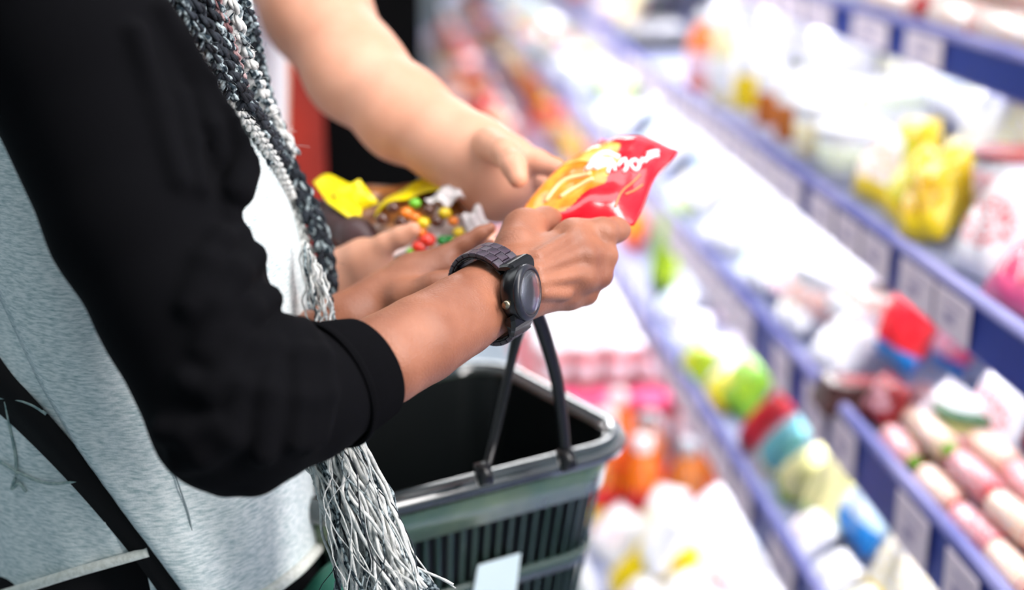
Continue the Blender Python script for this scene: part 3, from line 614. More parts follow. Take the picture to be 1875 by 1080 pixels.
# thin cords lying on the back panel
M_thin = mat('thin_cord', (112, 138, 140), .9, col2=(160, 176, 172), nscale=200)
for pts in ([(-10, 728), (30, 732), (60, 742), (85, 758)], [(10, 735), (18, 780), (28, 830), (30, 870)], [(0, 845), (40, 868), (90, 885), (150, 880)], [(28, 875), (22, 895), (35, 885), (48, 900)]):
    V, Fc = tube(path3(pts, .003, 24), .0011, 6); wobj('thin_cord', V, Fc, M_thin, PA)

# trousers and shoes below the shirt
M_trs = mat('black_trousers', (17, 17, 20), .85, spec=.2)
mb = []
hipc = P(235, 1080, 1.13); fwd2 = np.array([fw[0], fw[1], 0]); fwd2 /= np.linalg.norm(fwd2)
def ztop(c, z): return np.array([c[0], c[1], z])
pr = [cone((hipc-fwd2*.03+np.array([0, 0, .05]), .095), (hipc+fwd2*.05+np.array([0, 0, .05]), .10))]
pr += [cone((P(535, 1005, 1.145), .05), (P(560, 1250, 1.15), .06))]
for sg in (-1, 1):
    hp = hipc+fwd2*.07*sg; kn = ztop(hp, .5); an = ztop(hp, .09)
    pr += [cone((hp, .085), (kn+rt*.01, .066)), cone((kn+rt*.01, .066), (an, .05))]
V, Q = sculpt([(pr, .03)], .008); wobj('trousers', V, Q, M_trs, PA)
for sg in (-1, 1):
    b = ztop(hipc+fwd2*.07*sg, .045)
    V, Q = sculpt([([cone((b-rt*.05, .04), (b+rt*.06, .042)), cone((b+rt*.06, .042), (b+rt*.16-np.array([0, 0, .01]), .033))], .02)], .006); V[:, 2] = np.maximum(V[:, 2], .002)
    wobj('shoe', V, Q, mat('shoe_leather', (30, 28, 30), .5), PA)

# ---- right sleeve
up_pr = chain([(60, -130, .85, 215), (150, 100, .845, 194), (255, 400, .835, 163), (335, 560, .828, 152), (412, 765, .815, 132)])
lo_pr = chain([(412, 765, .815, 130), (470, 765, .815, 122), (555, 724, .84, 120), (640, 690, .86, 101)])
elb = chain([(438, 800, .81, 92), (462, 862, .812, 46)])
main = up_pr+lo_pr+elb
def fold(pts, r, lift=.0, k=.007):
    q = []
    for x, y in pts:
        d = hit(main, .02, x, y)
        if d is None: d = hit(main, .02, x-25, y+10) or .83
        q.append((P(x, y, d-lift+r*.45), r))
    return [cone(q[i], q[i+1]) for i in range(len(q)-1)]
fl = []
for pts, r in (([(300, 20), (345, 120), (385, 230), (415, 330), (425, 400)], .006), ([(330, 180), (350, 260), (365, 340)], .005),
               ([(446, 215), (452, 290), (436, 350)], .010), ([(250, 60), (290, 200), (330, 330)], .005),
               ([(462, 470), (430, 500), (395, 560), (380, 640)], .009), ([(440, 430), (405, 440), (380, 480), (350, 560)], .007), ([(492, 548), (455, 570), (425, 620), (405, 700)], .0085), ([(520, 598), (500, 640), (488, 720), (480, 830)], .007),
               ([(515, 600), (470, 640), (440, 710), (425, 800)], .007), ([(525, 600), (545, 650), (550, 730), (540, 810)], .0055), ([(540, 596), (565, 650), (575, 730), (565, 815)], .005),
               ([(556, 594), (590, 650), (600, 720), (588, 800)], .0048), ([(345, 700), (390, 720), (430, 700)], .007), ([(300, 790), (345, 800), (400, 780)], .007), ([(330, 845), (370, 835), (420, 800)], .007)):
    fl += fold(pts, r)
bumps = chain([(300, 10, .835, 26), (352, 75, .832, 26), (388, 140, .832, 27), (412, 200, .834, 28), (424, 250, .836, 30)])+[cone(R_(x, y, d, r), R_(x+3, y+4, d, r)) for x, y, d, r in ((426, 292, .84, 32), (445, 478, .84, 36), (474, 548, .842, 28), (500, 596, .842, 26), (305, 795, .83, 26), (330, 835, .825, 20), (365, 860, .82, 20), (410, 878, .815, 22))]
wr_c, cuff_e = P(903, 538, .942), P(672, 675, .863)
ax_a = wr_c-P(688, 667, .866); ax_a /= np.linalg.norm(ax_a)
cuff_s = P(600, 704, .852)
V, Q = sculpt([(main, .008), (fl, .005), (bumps, .006)], .0025, cuts=[(cuff_s+ax_a*.012, ax_a)], kall=.009)
sl = wobj('sleeve', V, Q, M_black_cloth, PA); tag(sl, 'black raglan sleeve pushed up to the elbow')
# ribbed cuff
ns, nr = 26, 480; T = cuff_e-cuff_s; rows = []
e1 = np.cross(ax_a, up); e1 /= np.linalg.norm(e1); e2 = np.cross(ax_a, e1)
seq = [(t, 1) for t in np.linspace(0, 1, ns)]+[(1.012, .985), (1.01, .95), (.98, .93), (.9, .925)]
for t, rr in seq:
    c = cuff_s+T*t; r = np.interp(t, [0, .08, .5, 1, 1.1], [.0385, .0375, .0355, .0320, .0315])*rr
    row = []
    for j in range(nr):
        a = 2*PI*j/nr; rib = .00032*math.cos(j*2*PI/4) if rr == 1 else 0
        row.append(c+(r+rib)*(math.cos(a)*e1*.97+math.sin(a)*e2*1.03))
    rows.append(row)
V, Fc = loft(rows); cu = wobj('cuff', V, Fc, M_black_cloth, PA); recalc(cu.data)
for q_, rr in ((-.02, .0395), (.06, .0388)):
    a = np.linspace(0, 2*PI, 60); V, Fc = tube([cuff_s+T*q_+rr*(math.cos(t)*e1*.97+math.sin(t)*e2*1.03) for t in a], .0014, 6, cap=False); wobj('cuff_seam', V, Fc, M_black_cloth, PA)

# ---- skin: right forearm and hand, left forearm and hand
arm = chain([(560, 735, .852, 70), (640, 692, .862, 80), (700, 660, .874, 85), (770, 622, .893, 82), (840, 580, .918, 75), (900, 541, .942, 69), (945, 518, .952, 66)])
palm = chain([(945, 512, .952, 62), (1050, 438, .978, 30)])+chain([(945, 520, .952, 60), (1070, 466, .968, 31)])+chain([(948, 528, .954, 56), (1066, 505, .968, 31)])+chain([(955, 535, .957, 48), (1038, 538, .975, 29)])
palm += chain([(1048, 436, .975, 30), (1045, 532, .98, 28)])+chain([(985, 500, .985, 60), (1030, 480, 1.0, 42)])
thumb = chain([(935, 480, .965, 40), (962, 420, .985, 34), (998, 402, 1.0, 21), (1012, 398, 1.008, 17)])
thumb2 = chain([(948, 450, .965, 40), (958, 424, .985, 36)])
idx = chain([(1050, 432, .974, 31), (1104, 425, .984, 26)])+chain([(1104, 425, .984, 25.5), (1126, 421, .995, 23), (1137, 421, 1.0, 19)])
mid = chain([(1066, 466, .968, 31), (1104, 468, .982, 25), (1102, 462, 1.005, 21), (1072, 440, 1.03, 19)])
rng = chain([(1066, 505, .968, 30), (1095, 503, .98, 24), (1094, 495, 1.005, 20), (1060, 470, 1.03, 18)])
pnk = chain([(1040, 538, .975, 27), (1072, 537, .984, 20), (1072, 528, 1.003, 17), (1045, 505, 1.02, 16)])
tend = []
for p in ([(985, 470), (1050, 432)], [(985, 495), (1062, 462)], [(990, 515), (1060, 502)], [(995, 535), (1036, 537)]):
    q = [(P(x, y, (hit(palm+arm, .012, x, y) or .96)+.0035), .0045) for x, y in p]; tend.append(cone(q[0], q[1]))
kn = [cone(R_(x, y, d, r), R_(x+2, y+1, d, r)) for x, y, d, r in ((1055, 430, .966, 19), (1072, 465, .960, 19), (1068, 505, .960, 19), (1042, 538, .966, 17), (1104, 424, .979, 20), (1106, 468, .978, 19), (1097, 503, .976, 18), (1075, 537, .980, 15))]
ulna = [cone(R_(858, 600, .905, 14), R_(862, 600, .906, 14))]
VA, QA = sculpt([(arm, .002), (palm+thumb+thumb2, .007), (tend, .004), (idx, .004), (mid, .004), (rng, .004), (pnk, .004), (kn+ulna, .006)], .0016, kall=.0055)
lft = chain([(560, 640, 1.02, 62), (640, 590, 1.02, 52), (700, 548, 1.03, 44), (760, 512, 1.035, 44), (812, 492, 1.035, 36)])
lth = chain([(740, 545, 1.01, 30), (800, 525, 1.0, 22), (835, 508, 1.0, 16)])
lfi = [chain([(800, 478, 1.035, 22), (850, 448, 1.035, 17), (880, 428, 1.035, 14), (898, 418, 1.035, 11)]),
       chain([(812, 492, 1.04, 21), (858, 468, 1.045, 16), (895, 450, 1.05, 13)]),
       chain([(815, 505, 1.045, 20), (862, 490, 1.055, 16), (898, 475, 1.06, 13)]),
       chain([(805, 515, 1.05, 18), (850, 508, 1.06, 14), (880, 500, 1.065, 11)])]
VB, QB = sculpt([(lft+lth, .012)]+[(f, .003) for f in lfi], .002, kall=.006)
cvr = chain([(250, 420, .835, 110), (412, 765, .815, 85), (560, 735, .835, 76)])
sho = [cone((P(80, -60, .88), .06), (P(150, -60, 1.2), .06)), cone((P(200, -60, 1.05), .09), (P(240, 700, 1.1), .10)), cone((P(150, -60, 1.2), .05), (P(340, 520, 1.2), .045)), cone((P(340, 520, 1.2), .042), (P(560, 640, 1.02), .024)), cone((P(80, -60, .88), .05), (P(250, 400, .835), .042))]
VC, QC = sculpt([(cvr+sho, .02)], .006)
V = np.vstack([VA, VB, VC]); Q = np.vstack([QA, QB+len(VA), QC+len(VA)+len(VB)])
bd = wobj('body', V, Q, M_skinA, PA)
# thumb nail of the left hand and finger nails
M_nail = mat('finger_nail', (214, 160, 138), .25)
# far sleeve of the left arm
V, Q = sculpt([([cone((P(200, 60, 1.2), .06), (P(340, 520, 1.205), .056)), cone((P(340, 520, 1.205), .055), (P(430, 600, 1.14), .045))], .02)], .005); wobj('sleeve', V, Q, M_black_cloth, PA)

# ---- braids
def braid(pts, r, mats, off=.010, pitch=None, n=None, fuzz=True, dfun=None):
    A = catmull(pts, 60); C = np.array([P(x, y, (dfun(x, y) if dfun else tdepth(x, y, 0))-off-e) for x, y, e in A])
    ln = np.linalg.norm(np.diff(C, axis=0), axis=1).sum(); pitch = pitch or r*5.2; n = int(ln/pitch*20)+10
    C = catmull(C, n); T, N, B = frames(C, hint=fw); s = np.linspace(0, ln/pitch*2*PI, n); mb = MB()
    for q in range(3):
        ph = q*2*PI/3; c = C+N*(r*.62*np.sin(s+ph))[:, None]+B*(r*.42*np.sin(2*(s+ph)))[:, None]
        Tc, Nc, Bc_ = frames(c, hint=fw)
        for y_ in range(3):
            tw = s*2.2+y_*2*PI/3+q; mb.add(tube(c+Nc*(r*.22*np.cos(tw))[:, None]+Bc_*(r*.22*np.sin(tw))[:, None], r*.27, 5), (q+(y_ == 1)) % len(mats))
    if fuzz:
        rr = random.Random(int(pts[0][0]*7+pts[0][1]))
        for _ in range(int(ln/.004)):
            i = rr.randrange(n-3); a = rr.uniform(0, 2*PI); d = math.cos(a)*N[i]+math.sin(a)*B[i]; p0 = C[i]+d*r*.9
            l = rr.uniform(.003, .009); dr = d*.6+T[i]*rr.uniform(-.4, .9)+np.array([rr.uniform(-.5, .5) for _ in range(3)])*.6
            mid_ = p0+dr*l*.5; end = p0+dr*l+np.array([rr.uniform(-1, 1) for _ in range(3)])*l*.3
            mb.add(tube([p0, mid_, end], .00012, 3, cap=False), 0)
    V, Fc, Mi = mb.data(); return wobj('braid', V, Fc, list(mats), PA, fm=Mi)
bl, gr, wh, pk = M_yarn_b, M_yarn_g, M_yarn_w, M_yarn_p
tdp = lambda x, y: min(tdepth(x, y), 1.06)
BR = [([(270, -110, .03), (325, 0, .035), (362, 60, .035), (395, 115, .03), (425, 180, .02)], .0052, (gr, bl, gr)),
      ([(300, -100, .025), (345, 0, .03), (385, 70, .03), (420, 140, .025), (455, 200, .015), (500, 262, .012)], .0066, (bl, bl, bl)),
      ([(330, -100, .018), (372, 0, .02), (398, 60, .02), (425, 125, .02), (455, 190, .015), (490, 250, .01)], .0060, (bl, gr, bl)),
      ([(360, -100, .02), (394, 0, .025), (412, 50, .025), (432, 115, .02), (445, 160, .02)], .0042, (pk, gr, pk)),
      ([(390, -100, .02), (420, 0, .025), (434, 60, .025), (456, 125, .02), (482, 185, .015), (508, 235, .01), (530, 275, .01)], .0066, (wh, gr, wh)),
      ([(415, -100, .015), (444, 0, .02), (462, 50, .02), (474, 110, .015), (488, 170, .012), (506, 225, .01)], .0050, (gr, bl, gr)),
      ([(425, 150, .01), (470, 225, .012), (520, 305, .012), (560, 375, .01), (585, 435, .006), (598, 490, .003), (608, 560, .0)], .0066, (bl, bl, gr)),
      ([(455, 195, .014), (505, 262, .014), (548, 335, .012), (580, 400, .008), (597, 460, .004), (604, 520, .0)], .0062, (bl, gr, bl)),
      ([(420, 175, .006), (448, 215, .006), (487, 268, .006), (517, 325, .006), (543, 390, .006), (560, 450, .004), (585, 520, .002), (612, 582, .0)], .0044, (wh, wh, wh)),
      ([(500, 225, .006), (522, 262, .006), (538, 285, .004)], .0058, (wh, gr, wh)),
      ([(428, 185, .002), (470, 240, .002), (500, 300, .002)], .0040, (gr, wh, gr)),
      ([(560, 455, .001), (572, 520, .001), (580, 590, .0)], .0036, (gr, bl, gr))]
hair = []
for pts, r, ms in BR:
    o = braid(pts, r, ms, dfun=tdp)
# loose pale strands above and below the sleeve
def strands(name, n, top, bot, mid, mats, r0=(.0005, .0012), wob=8, seed=3, dd=(.95, 1.0)):
    rr = random.Random(seed); mb = MB()
    for i in range(n):
        u = i/(n-1)+rr.uniform(-.05, .05); d = rr.uniform(*dd)
        px = [a[0]+(b[0]-a[0])*u for a, b in (top, mid, bot)]; py = [a[1]+(b[1]-a[1])*u for a, b in (top, mid, bot)]
        pts = [(px[0]+rr.gauss(0, 3), py[0], 0)]
        pts.append(((px[0]+px[1])/2+rr.gauss(0, wob), (py[0]+py[1])/2, 0)); pts.append((px[1]+rr.gauss(0, wob), py[1], 0))
        pts.append(((px[1]+px[2])/2+rr.gauss(0, wob), (py[1]+py[2])/2, 0)); pts.append((px[2]+rr.gauss(0, wob*1.6), py[2]+rr.uniform(-40, 20), 0))
        A = catmull(pts, 22); r = rr.uniform(*r0)
        C = np.array([P(x+1.5*math.sin(k*1.3+i), y, d+.004*math.sin(k*.5+i)) for k, (x, y, _) in enumerate(A)])
        mb.add(tube(C, r, 5), rr.choice(range(len(mats))))
    V, Fc, Mi = mb.data(); o = wobj(name, V, Fc, list(mats), PA, fm=Mi); o['kind'] = 'stuff'; return o
strands('loose_yarn', 16, ((556, 440), (592, 500)), ((566, 592), (618, 600)), ((560, 520), (604, 550)), (wh, gr, wh), (.0004, .0010), 4, 5, (.985, 1.0))
strands('yarn_fringe', 130, ((560, 790), (650, 790)), ((640, 1090), (775, 1100)), ((592, 900), (700, 915)), (wh, wh, wh, wh, wh, gr), (.0005, .0016), 12, 8, (.90, .955))
strands('yarn_fringe', 16, ((570, 790), (650, 790)), ((645, 1095), (765, 1100)), ((600, 900), (695, 915)), (wh, wh, gr), (.0018, .0032), 9, 21, (.925, .955))
strands('yarn_fringe', 34, ((590, 800), (650, 800)), ((620, 1110), (780, 1100)), ((605, 930), (708, 930)), (bl, gr, wh), (.0003, .0006), 16, 9, (.88, .96))
for pts in ([(570, 840, 0), (585, 900, 0), (605, 960, 0), (628, 1008, 0)], [(660, 830, 0), (668, 880, 0), (700, 960, 0), (745, 1050, 0), (770, 1100, 0)], [(600, 820, 0), (625, 900, 0), (650, 980, 0), (690, 1060, 0), (700, 1110, 0)], [(585, 810, 0), (612, 880, 0), (632, 950, 0), (655, 1010, 0), (668, 1090, 0)], [(625, 820, 0), (660, 920, 0), (700, 1000, 0), (730, 1090, 0)]):
    A = catmull(pts, 40); C = np.array([P(x, y, .925) for x, y, _ in A]); T, N, B = frames(C, fw); s = np.arange(40)*1.1; mb = MB()
    for q in range(2): mb.add(tube(C+N*(.0014*np.sin(s+q*PI))[:, None]+B*(.0014*np.cos(s+q*PI))[:, None], .0017, 6), 0)
    V, Fc, Mi = mb.data(); wobj('twisted_yarn', V, Fc, [M_yarn_w], PA)

# ------------------------------------------------------------------ wristwatch
m_x, m_n = .80, -.60
n_ = rt*.895-fw*.445; n_ /= np.linalg.norm(n_)
n_w = n_-ax_a*(n_@ax_a); n_w /= np.linalg.norm(n_w)
b_ = np.cross(ax_a, n_w)
dialc = P(966, 535, .916)
WT = empty('wristwatch', dialc, 'dark wooden link wristwatch with a round glass dial on the near wrist', 'watch')
t_ = np.cross(n_, up); t_ /= np.linalg.norm(t_); u_ = np.cross(t_, n_)         # t_ across, u_ upwards in the dial plane
def wlathe(name, prof, m, seg=64, par=WT):
    V, Fc = lathe(prof, seg); V = dialc+V[:, :1]*t_+V[:, 1:2]*u_+V[:, 2:3]*n_; o = wobj(name, V, Fc, m, par); recalc(o.data); return o
wlathe('watch_case', [(.010, -.013), (.0165, -.0115), (.0180, -.008), (.0183, -.002), (.0172, .0)], M_bpl)
bz = wlathe('bezel', [(.0142, -.002), (.0180, -.0022), (.0185, -.0005), (.0180, .0015), (.0158, .0026), (.0146, .0022), (.0142, .0005)], M_bezel)
wlathe('dial', [(.0001, .0), (.0143, .0), (.0143, .0006), (.0001, .0006)], M_dial)
rg = wlathe('chapter_ring', [(.0128, .0006), (.0146, .0006), (.0146, .0020), (.0139, .0022)], M_silver)
wlathe('crystal', [(.0144, .0012), (.0144, .0026), (.0138, .0030), (.012, .0032), (.009, .00335), (.006, .00345), (.003, .0035), (.0008, .0035)], M_glass)
def on_dial(x, y, h=.0009): return dialc+t_*x+u_*y+n_*h
M_pink = mat('dial_reflection_pink', (216, 84, 120), .5); M_gold = mat('gold_hand', (236, 214, 150), .3, metal=1)
for k in range(12):
    a = k*PI/6; c = on_dial(.0112*math.sin(a), .0112*math.cos(a)); V, Fc = box((0, 0, 0), (.0006, .0022, .0003))
    ca, sa = math.cos(a), math.sin(a); V = c+(V[:, :1]*ca+V[:, 1:2]*sa)*t_+(-V[:, :1]*sa+V[:, 1:2]*ca)*u_+V[:, 2:3]*n_
    wobj('hour_marker', V, Fc, M_silver, WT, smooth=False)
for a, l, wd in ((math.radians(60), .0075, .0009), (math.radians(-8), .0105, .0007), (math.radians(215), .011, .0003)):
    V, Fc = box((0, l/2-.001, 0), (wd, l, .0002)); c = on_dial(0, 0, .0014); ca, sa = math.cos(a), math.sin(a)
    V = c+(V[:, :1]*ca+V[:, 1:2]*sa)*t_+(-V[:, :1]*sa+V[:, 1:2]*ca)*u_+V[:, 2:3]*n_; wobj('watch_hand', V, Fc, M_gold, WT, smooth=False)
for cx, cy, r in ((.0055, .001, .0032), (-.0045, -.002, .0028), (.0005, -.006, .0028)):
    a = np.linspace(0, 2*PI, 24); V, Fc = tube([on_dial(cx+r*math.cos(q), cy+r*math.sin(q), .0008) for q in a], .0003, 4, cap=False); wobj('subdial_ring', V, Fc, M_pink, WT)
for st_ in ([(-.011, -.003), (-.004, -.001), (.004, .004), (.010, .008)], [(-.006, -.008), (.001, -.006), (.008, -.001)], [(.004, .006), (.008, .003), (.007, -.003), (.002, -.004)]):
    V, Fc = tube(catmull([tuple(on_dial(a_, b2_, .0009)) for a_, b2_ in st_], 20), .0009, 6, flat=.4); wobj('dial_reflection_pink', V, Fc, M_pink, WT)  # pink strokes paint the red bag's reflection onto the dial
# crown, pointing to the elbow
cdir = -(ax_a-n_*(ax_a@n_)); cdir /= np.linalg.norm(cdir)
c0 = dialc-n_*.006+cdir*.0175
V, Fc = tube([c0, c0+cdir*.004], [.0026, .0026], 16); wobj('crown', V, Fc, mat('brass_crown', (150, 140, 120), .35, metal=1), WT)
# lugs and link strap around the wrist
rc = wr_c-ax_a*.001
def ring(a, off=0, s=0): return rc+ax_a*s+(.0256+off)*math.cos(a)*n_w+(.0282+off)*math.sin(a)*b_
SB = 1 if u_@b_ > 0 else -1
for sgn in (-1, 1):
    p0_, p1_, p2_ = dialc-n_*.0060+u_*sgn*.0120, dialc-n_*.0055+u_*sgn*.0185, ring(sgn*SB*math.radians(50), .0034)
    cs = catmull([tuple(p0_), tuple(p1_), tuple(p2_)], 10); rows = []
    tt = np.gradient(cs, axis=0); tt /= np.linalg.norm(tt, axis=1)[:, None]
    for i_, c in enumerate(cs):
        f = i_/9; no = np.cross(ax_a, tt[i_]); no /= np.linalg.norm(no); no *= 1 if no@n_ > 0 else -1; hw = .0118-.0016*f; th = .0048*(1-f)+.0016*f
        rows.append([c+ax_a*hw*cx_+no*th*cy_ for cx_, cy_ in ((-1, -.6), (-1, .5), (-.82, 1), (.82, 1), (1, .5), (1, -.6), (.8, -1), (-.8, -1))])
    V, Fc = loft(rows); n8 = len(rows); Fc += [tuple(range(8)), tuple((n8-1)*8+k for k in range(8))[::-1]]; o = wobj('lug', V, Fc, M_bpl, WT, smooth=False); recalc(o.data)
me_l = bevel(mesh('link', *box((0, 0, 0), (.0066, .0064, .0030)), [M_watch], False), .0006, 2)
me_b = bevel(mesh('link', *box((0, 0, 0), (.0196, .0058, .0016)), [M_bpl], False), .0005, 1)
step = math.radians(12.6); nl = 22; a0 = math.radians(54)
for i in range(nl):
    for colm in (-1, 0, 1):
        a = a0+(i+(.5 if colm == 0 else 0))*step
        if a > 2*PI-math.radians(46): continue
        c = ring(a, .0036, colm*.0067); tn = ring(a+.01, .0036)-ring(a-.01, .0036); tn /= np.linalg.norm(tn); no = np.cross(ax_a, tn); no *= -1 if (no@(c-rc)) < 0 else 1
        o = link('link', me_l, WT); X, Y, Z = ax_a, tn, np.cross(ax_a, tn)
        c = c-dialc; o.matrix_local = Matrix(((X[0], Y[0], Z[0], c[0]), (X[1], Y[1], Z[1], c[1]), (X[2], Y[2], Z[2], c[2]), (0, 0, 0, 1)))
        if colm == 0:
            o = link('link_backing', me_b, WT); c = ring(a, .0012)-dialc
            o.matrix_local = Matrix(((X[0], Y[0], Z[0], c[0]), (X[1], Y[1], Z[1], c[1]), (X[2], Y[2], Z[2], c[2]), (0, 0, 0, 1)))

# ------------------------------------------------------------------ red pouch
def bilinear(q, u, v): return (q[0]*(1-u)*(1-v)+q[1]*u*(1-v)+q[2]*u*v+q[3]*(1-u)*v)
M_red = mat('red_film', (222, 22, 38), .22, coat=.5, bump=.5, bscale=40, bdist=.002, spec=.6)
M_redd = mat('dark_red_film', (200, 14, 34), .25, coat=.5, bump=.5, bscale=40, bdist=.002)
M_org = mat('orange_print', (240, 120, 20), .25, col2=(250, 176, 60), nscale=60, coat=.6, bump=.4, bscale=60, bdist=.002)
M_yel = mat('yellow_print_highlight', (238, 216, 120), .25, col2=(246, 150, 60), nscale=70, coat=.6)  # pale part of the picture, with the film's highlight painted in
M_wht = mat('white_print_highlight', (248, 244, 246), .3)
def pouch_surface(q, nrm, thick, nu, nv, zones, wave=.0, seed=1, name='pouch_film', parent=None, corners=None):
    rr = random.Random(seed); ph = [rr.uniform(0, 6) for _ in range(8)]
    def pt(u, v, side):
        p = bilinear(q, u, v); e = max(0, (1-(2*u-1)**4)*(1-(2*v-1)**4))**.8
        f = wave*(math.sin(9*u+ph[0]+3*v)+.6*math.sin(17*v+ph[1]-5*u)+.4*math.sin(27*u+ph[2]+9*v))
        sl = wave*1.3*(math.sin(8*v+ph[3])*(2*u-1)**2+math.sin(7*u+ph[4])*(2*v-1)**2)
        return p+nrm*(side*(thick*e)+f*e*.8+sl+side*.0003)
    V = []; Fc = []; Mi = []
    for side in (1, -1):
        b = len(V)
        for i in range(nu+1):
            for j in range(nv+1): V.append(pt(i/nu, j/nv, side))
        for i in range(nu):
            for j in range(nv):
                a = b+i*(nv+1)+j; f = (a, a+nv+1, a+nv+2, a+1); Fc.append(f if side > 0 else f[::-1]); Mi.append(zones((i+.5)/nu, (j+.5)/nv) if side > 0 else 0)
    n1 = (nu+1)*(nv+1); per = [i*(nv+1) for i in range(nu)]+[nu*(nv+1)+j for j in range(nv)]+[i*(nv+1)+nv for i in range(nu, 0, -1)]+[j for j in range(nv, 0, -1)]
    for k in range(len(per)):
        a, b2 = per[k], per[(k+1) % len(per)]; Fc.append((a, b2, b2+n1, a+n1)); Mi.append(0)
    return V, Fc, Mi, pt
q = [P(905, 428, 1.02), P(1158, 404, .995), P(1240, 266, 1.075), P(1100, 246, 1.10)]
nrm = np.cross(q[1]-q[0], q[3]-q[0]); nrm /= np.linalg.norm(nrm); nrm *= -1 if nrm@fw > 0 else 1
def z_red(u, v):
    du, dv = u-.35, v-.40
    c = (du*.94-dv*.15)/.30, (dv+.10*du)/.37
    r = math.hypot(*c)+.06*math.sin(9*math.atan2(c[1], c[0]))
    if r < 1 and u < .80:
        return 3 if (v > .58 and u < .5) else 2
    if u > .93 or v > .93 or v < .03: return 1
    return 0
RB_ = empty('candy_bag', bilinear(q, .5, .5), 'shiny red bag with an orange picture held between two hands', 'bag')
V, Fc, Mi, ptr = pouch_surface(q, nrm, .013, 80, 60, z_red, .0022, 3); o = wobj('pouch_film', V, Fc, [M_red, M_redd, M_org, M_yel], RB_, fm=Mi)
def red_uv(x, y):       # pixel -> (u, v) on the pouch by search
    best = None
    for i in range(41):
        for j in range(41):
            p = proj(bilinear(q, i/40, j/40)); e = (p[0]-x)**2+(p[1]-y)**2
            if best is None or e < best[0]: best = (e, i/40, j/40)
    return best[1:]
def ink(strokes, m, r=.0011, name='lettering', n=14):
    mb = MB()
    for st_ in strokes:
        uv = [red_uv(x, y) for x, y in st_]; A = catmull([(u, v, 0) for u, v in uv], n)
        mb.add(tube([ptr(u, v, 1)+nrm*.0007 for u, v, _ in A], r, 5, flat=1), 0)
    V, Fc, Mi = mb.data(); wobj(name, V, Fc, [m], RB_, fm=Mi)
ink([[(1140, 338), (1150, 322), (1154, 336), (1148, 343)], [(1160, 330), (1166, 318), (1174, 324), (1168, 334), (1160, 330)], [(1176, 322), (1180, 310), (1186, 318), (1190, 306)], [(1192, 312), (1200, 302), (1206, 298)], [(1190, 300), (1200, 294), (1208, 290)], [(1120, 346), (1130, 330), (1134, 345)]], M_wht, .0014)
ink([[(1085, 330), (1100, 318), (1120, 314), (1138, 318)], [(1078, 340), (1100, 328), (1130, 324)], [(1095, 345), (1115, 335), (1128, 334)]], M_wht, .0024, 'painted_highlight')  # white strokes paint a highlight onto the film
ink([[(1130, 395), (1150, 365), (1175, 340)], [(1150, 372), (1180, 352)]], mat('orange_line', (245, 140, 90), .3), .0007, 'print_line')
ink([[(1000, 385), (1030, 365), (1060, 355), (1090, 352)], [(1030, 385), (1060, 370), (1095, 362)]], mat('cream_print', (250, 206, 150), .3), .0016, 'picture_detail')

# ------------------------------------------------------------------ second person
PB = empty('person', P(350, 700, 1.45)*np.array([1, 1, 0]), 'further person in a white shirt reaching a bare light-skinned arm to the bag', 'person')
rows = []
for i in range(40):
    y = -260+i*36; row = []
    cx, a, dc, b = 345+.01*y, 178, 1.47+.00008*y, .16
    for j in range(60):
        t = 2*PI*j/60; wv = .003*math.sin(5*t+y/70); row.append(P(cx+a*math.cos(t), y, dc-(b+wv)*math.sin(t)))
    rows.append(row)
V, Fc = loft(rows); o = wobj('shirt', V, Fc, M_white_cloth, PB); recalc(o.data)
hb = P(345, 1150, 1.5); pr = [cone((hb-rt*.04, .12), (hb+rt*.04, .12))]
for sg in (-1, 1):
    hp = hb+fwd2*.09*sg; pr += [cone((hp, .1), (ztop(hp, .5), .07)), cone((ztop(hp, .5), .07), (ztop(hp, .09), .055))]
V, Q = sculpt([(pr, .03)], .01); wobj('trousers', V, Q, mat('dark_jeans', (26, 32, 44), .85), PB)
for sg in (-1, 1):
    b = ztop(hb+fwd2*.09*sg, .045)
    V, Q = sculpt([([cone((b-rt*.05, .042), (b+rt*.15, .036))], .02)], .008); V[:, 2] = np.maximum(V[:, 2], .002); wobj('shoe', V, Q, mat('white_trainer', (210, 210, 212), .5), PB)
armB = chain([(470, -190, 1.36, 92), (580, 20, 1.27, 92), (650, 130, 1.22, 86), (740, 210, 1.18, 80), (820, 262, 1.15, 68), (870, 290, 1.135, 60)])
hB = chain([(870, 290, 1.135, 58), (915, 318, 1.12, 48), (935, 345, 1.115, 34)])+chain([(860, 300, 1.135, 50), (900, 350, 1.13, 42), (915, 368, 1.125, 28)])+chain([(880, 275, 1.13, 46), (945, 285, 1.11, 28)])
thB = chain([(895, 262, 1.10, 30), (925, 280, 1.065, 26), (940, 302, 1.045, 22), (948, 326, 1.04, 19)])
fB = [chain([(945, 285, 1.11, 28), (985, 296, 1.105, 22), (1015, 308, 1.105, 18), (1042, 322, 1.10, 14)]),
      chain([(940, 318, 1.125, 26), (975, 335, 1.135, 20), (1010, 345, 1.14, 17), (1035, 350, 1.14, 14)]),
      chain([(930, 342, 1.13, 25), (960, 362, 1.14, 20), (990, 370, 1.145, 16), (1015, 372, 1.145, 13)]),
      chain([(915, 362, 1.13, 24), (940, 382, 1.14, 18), (965, 392, 1.145, 14), (985, 395, 1.145, 12)])]
VA, QA = sculpt([(armB+hB, .02), (thB, .006)]+[(f, .004) for f in fB], .0024, kall=.004)
aL = chain([(520, 600, 1.33, 70), (590, 545, 1.2, 56), (635, 522, 1.125, 50), (672, 500, 1.11, 42)])+chain([(620, 500, 1.13, 40), (670, 478, 1.11, 34), (690, 470, 1.10, 24)])
tL = chain([(665, 475, 1.10, 27), (705, 447, 1.09, 19), (735, 433, 1.085, 18), (757, 420, 1.08, 14)])
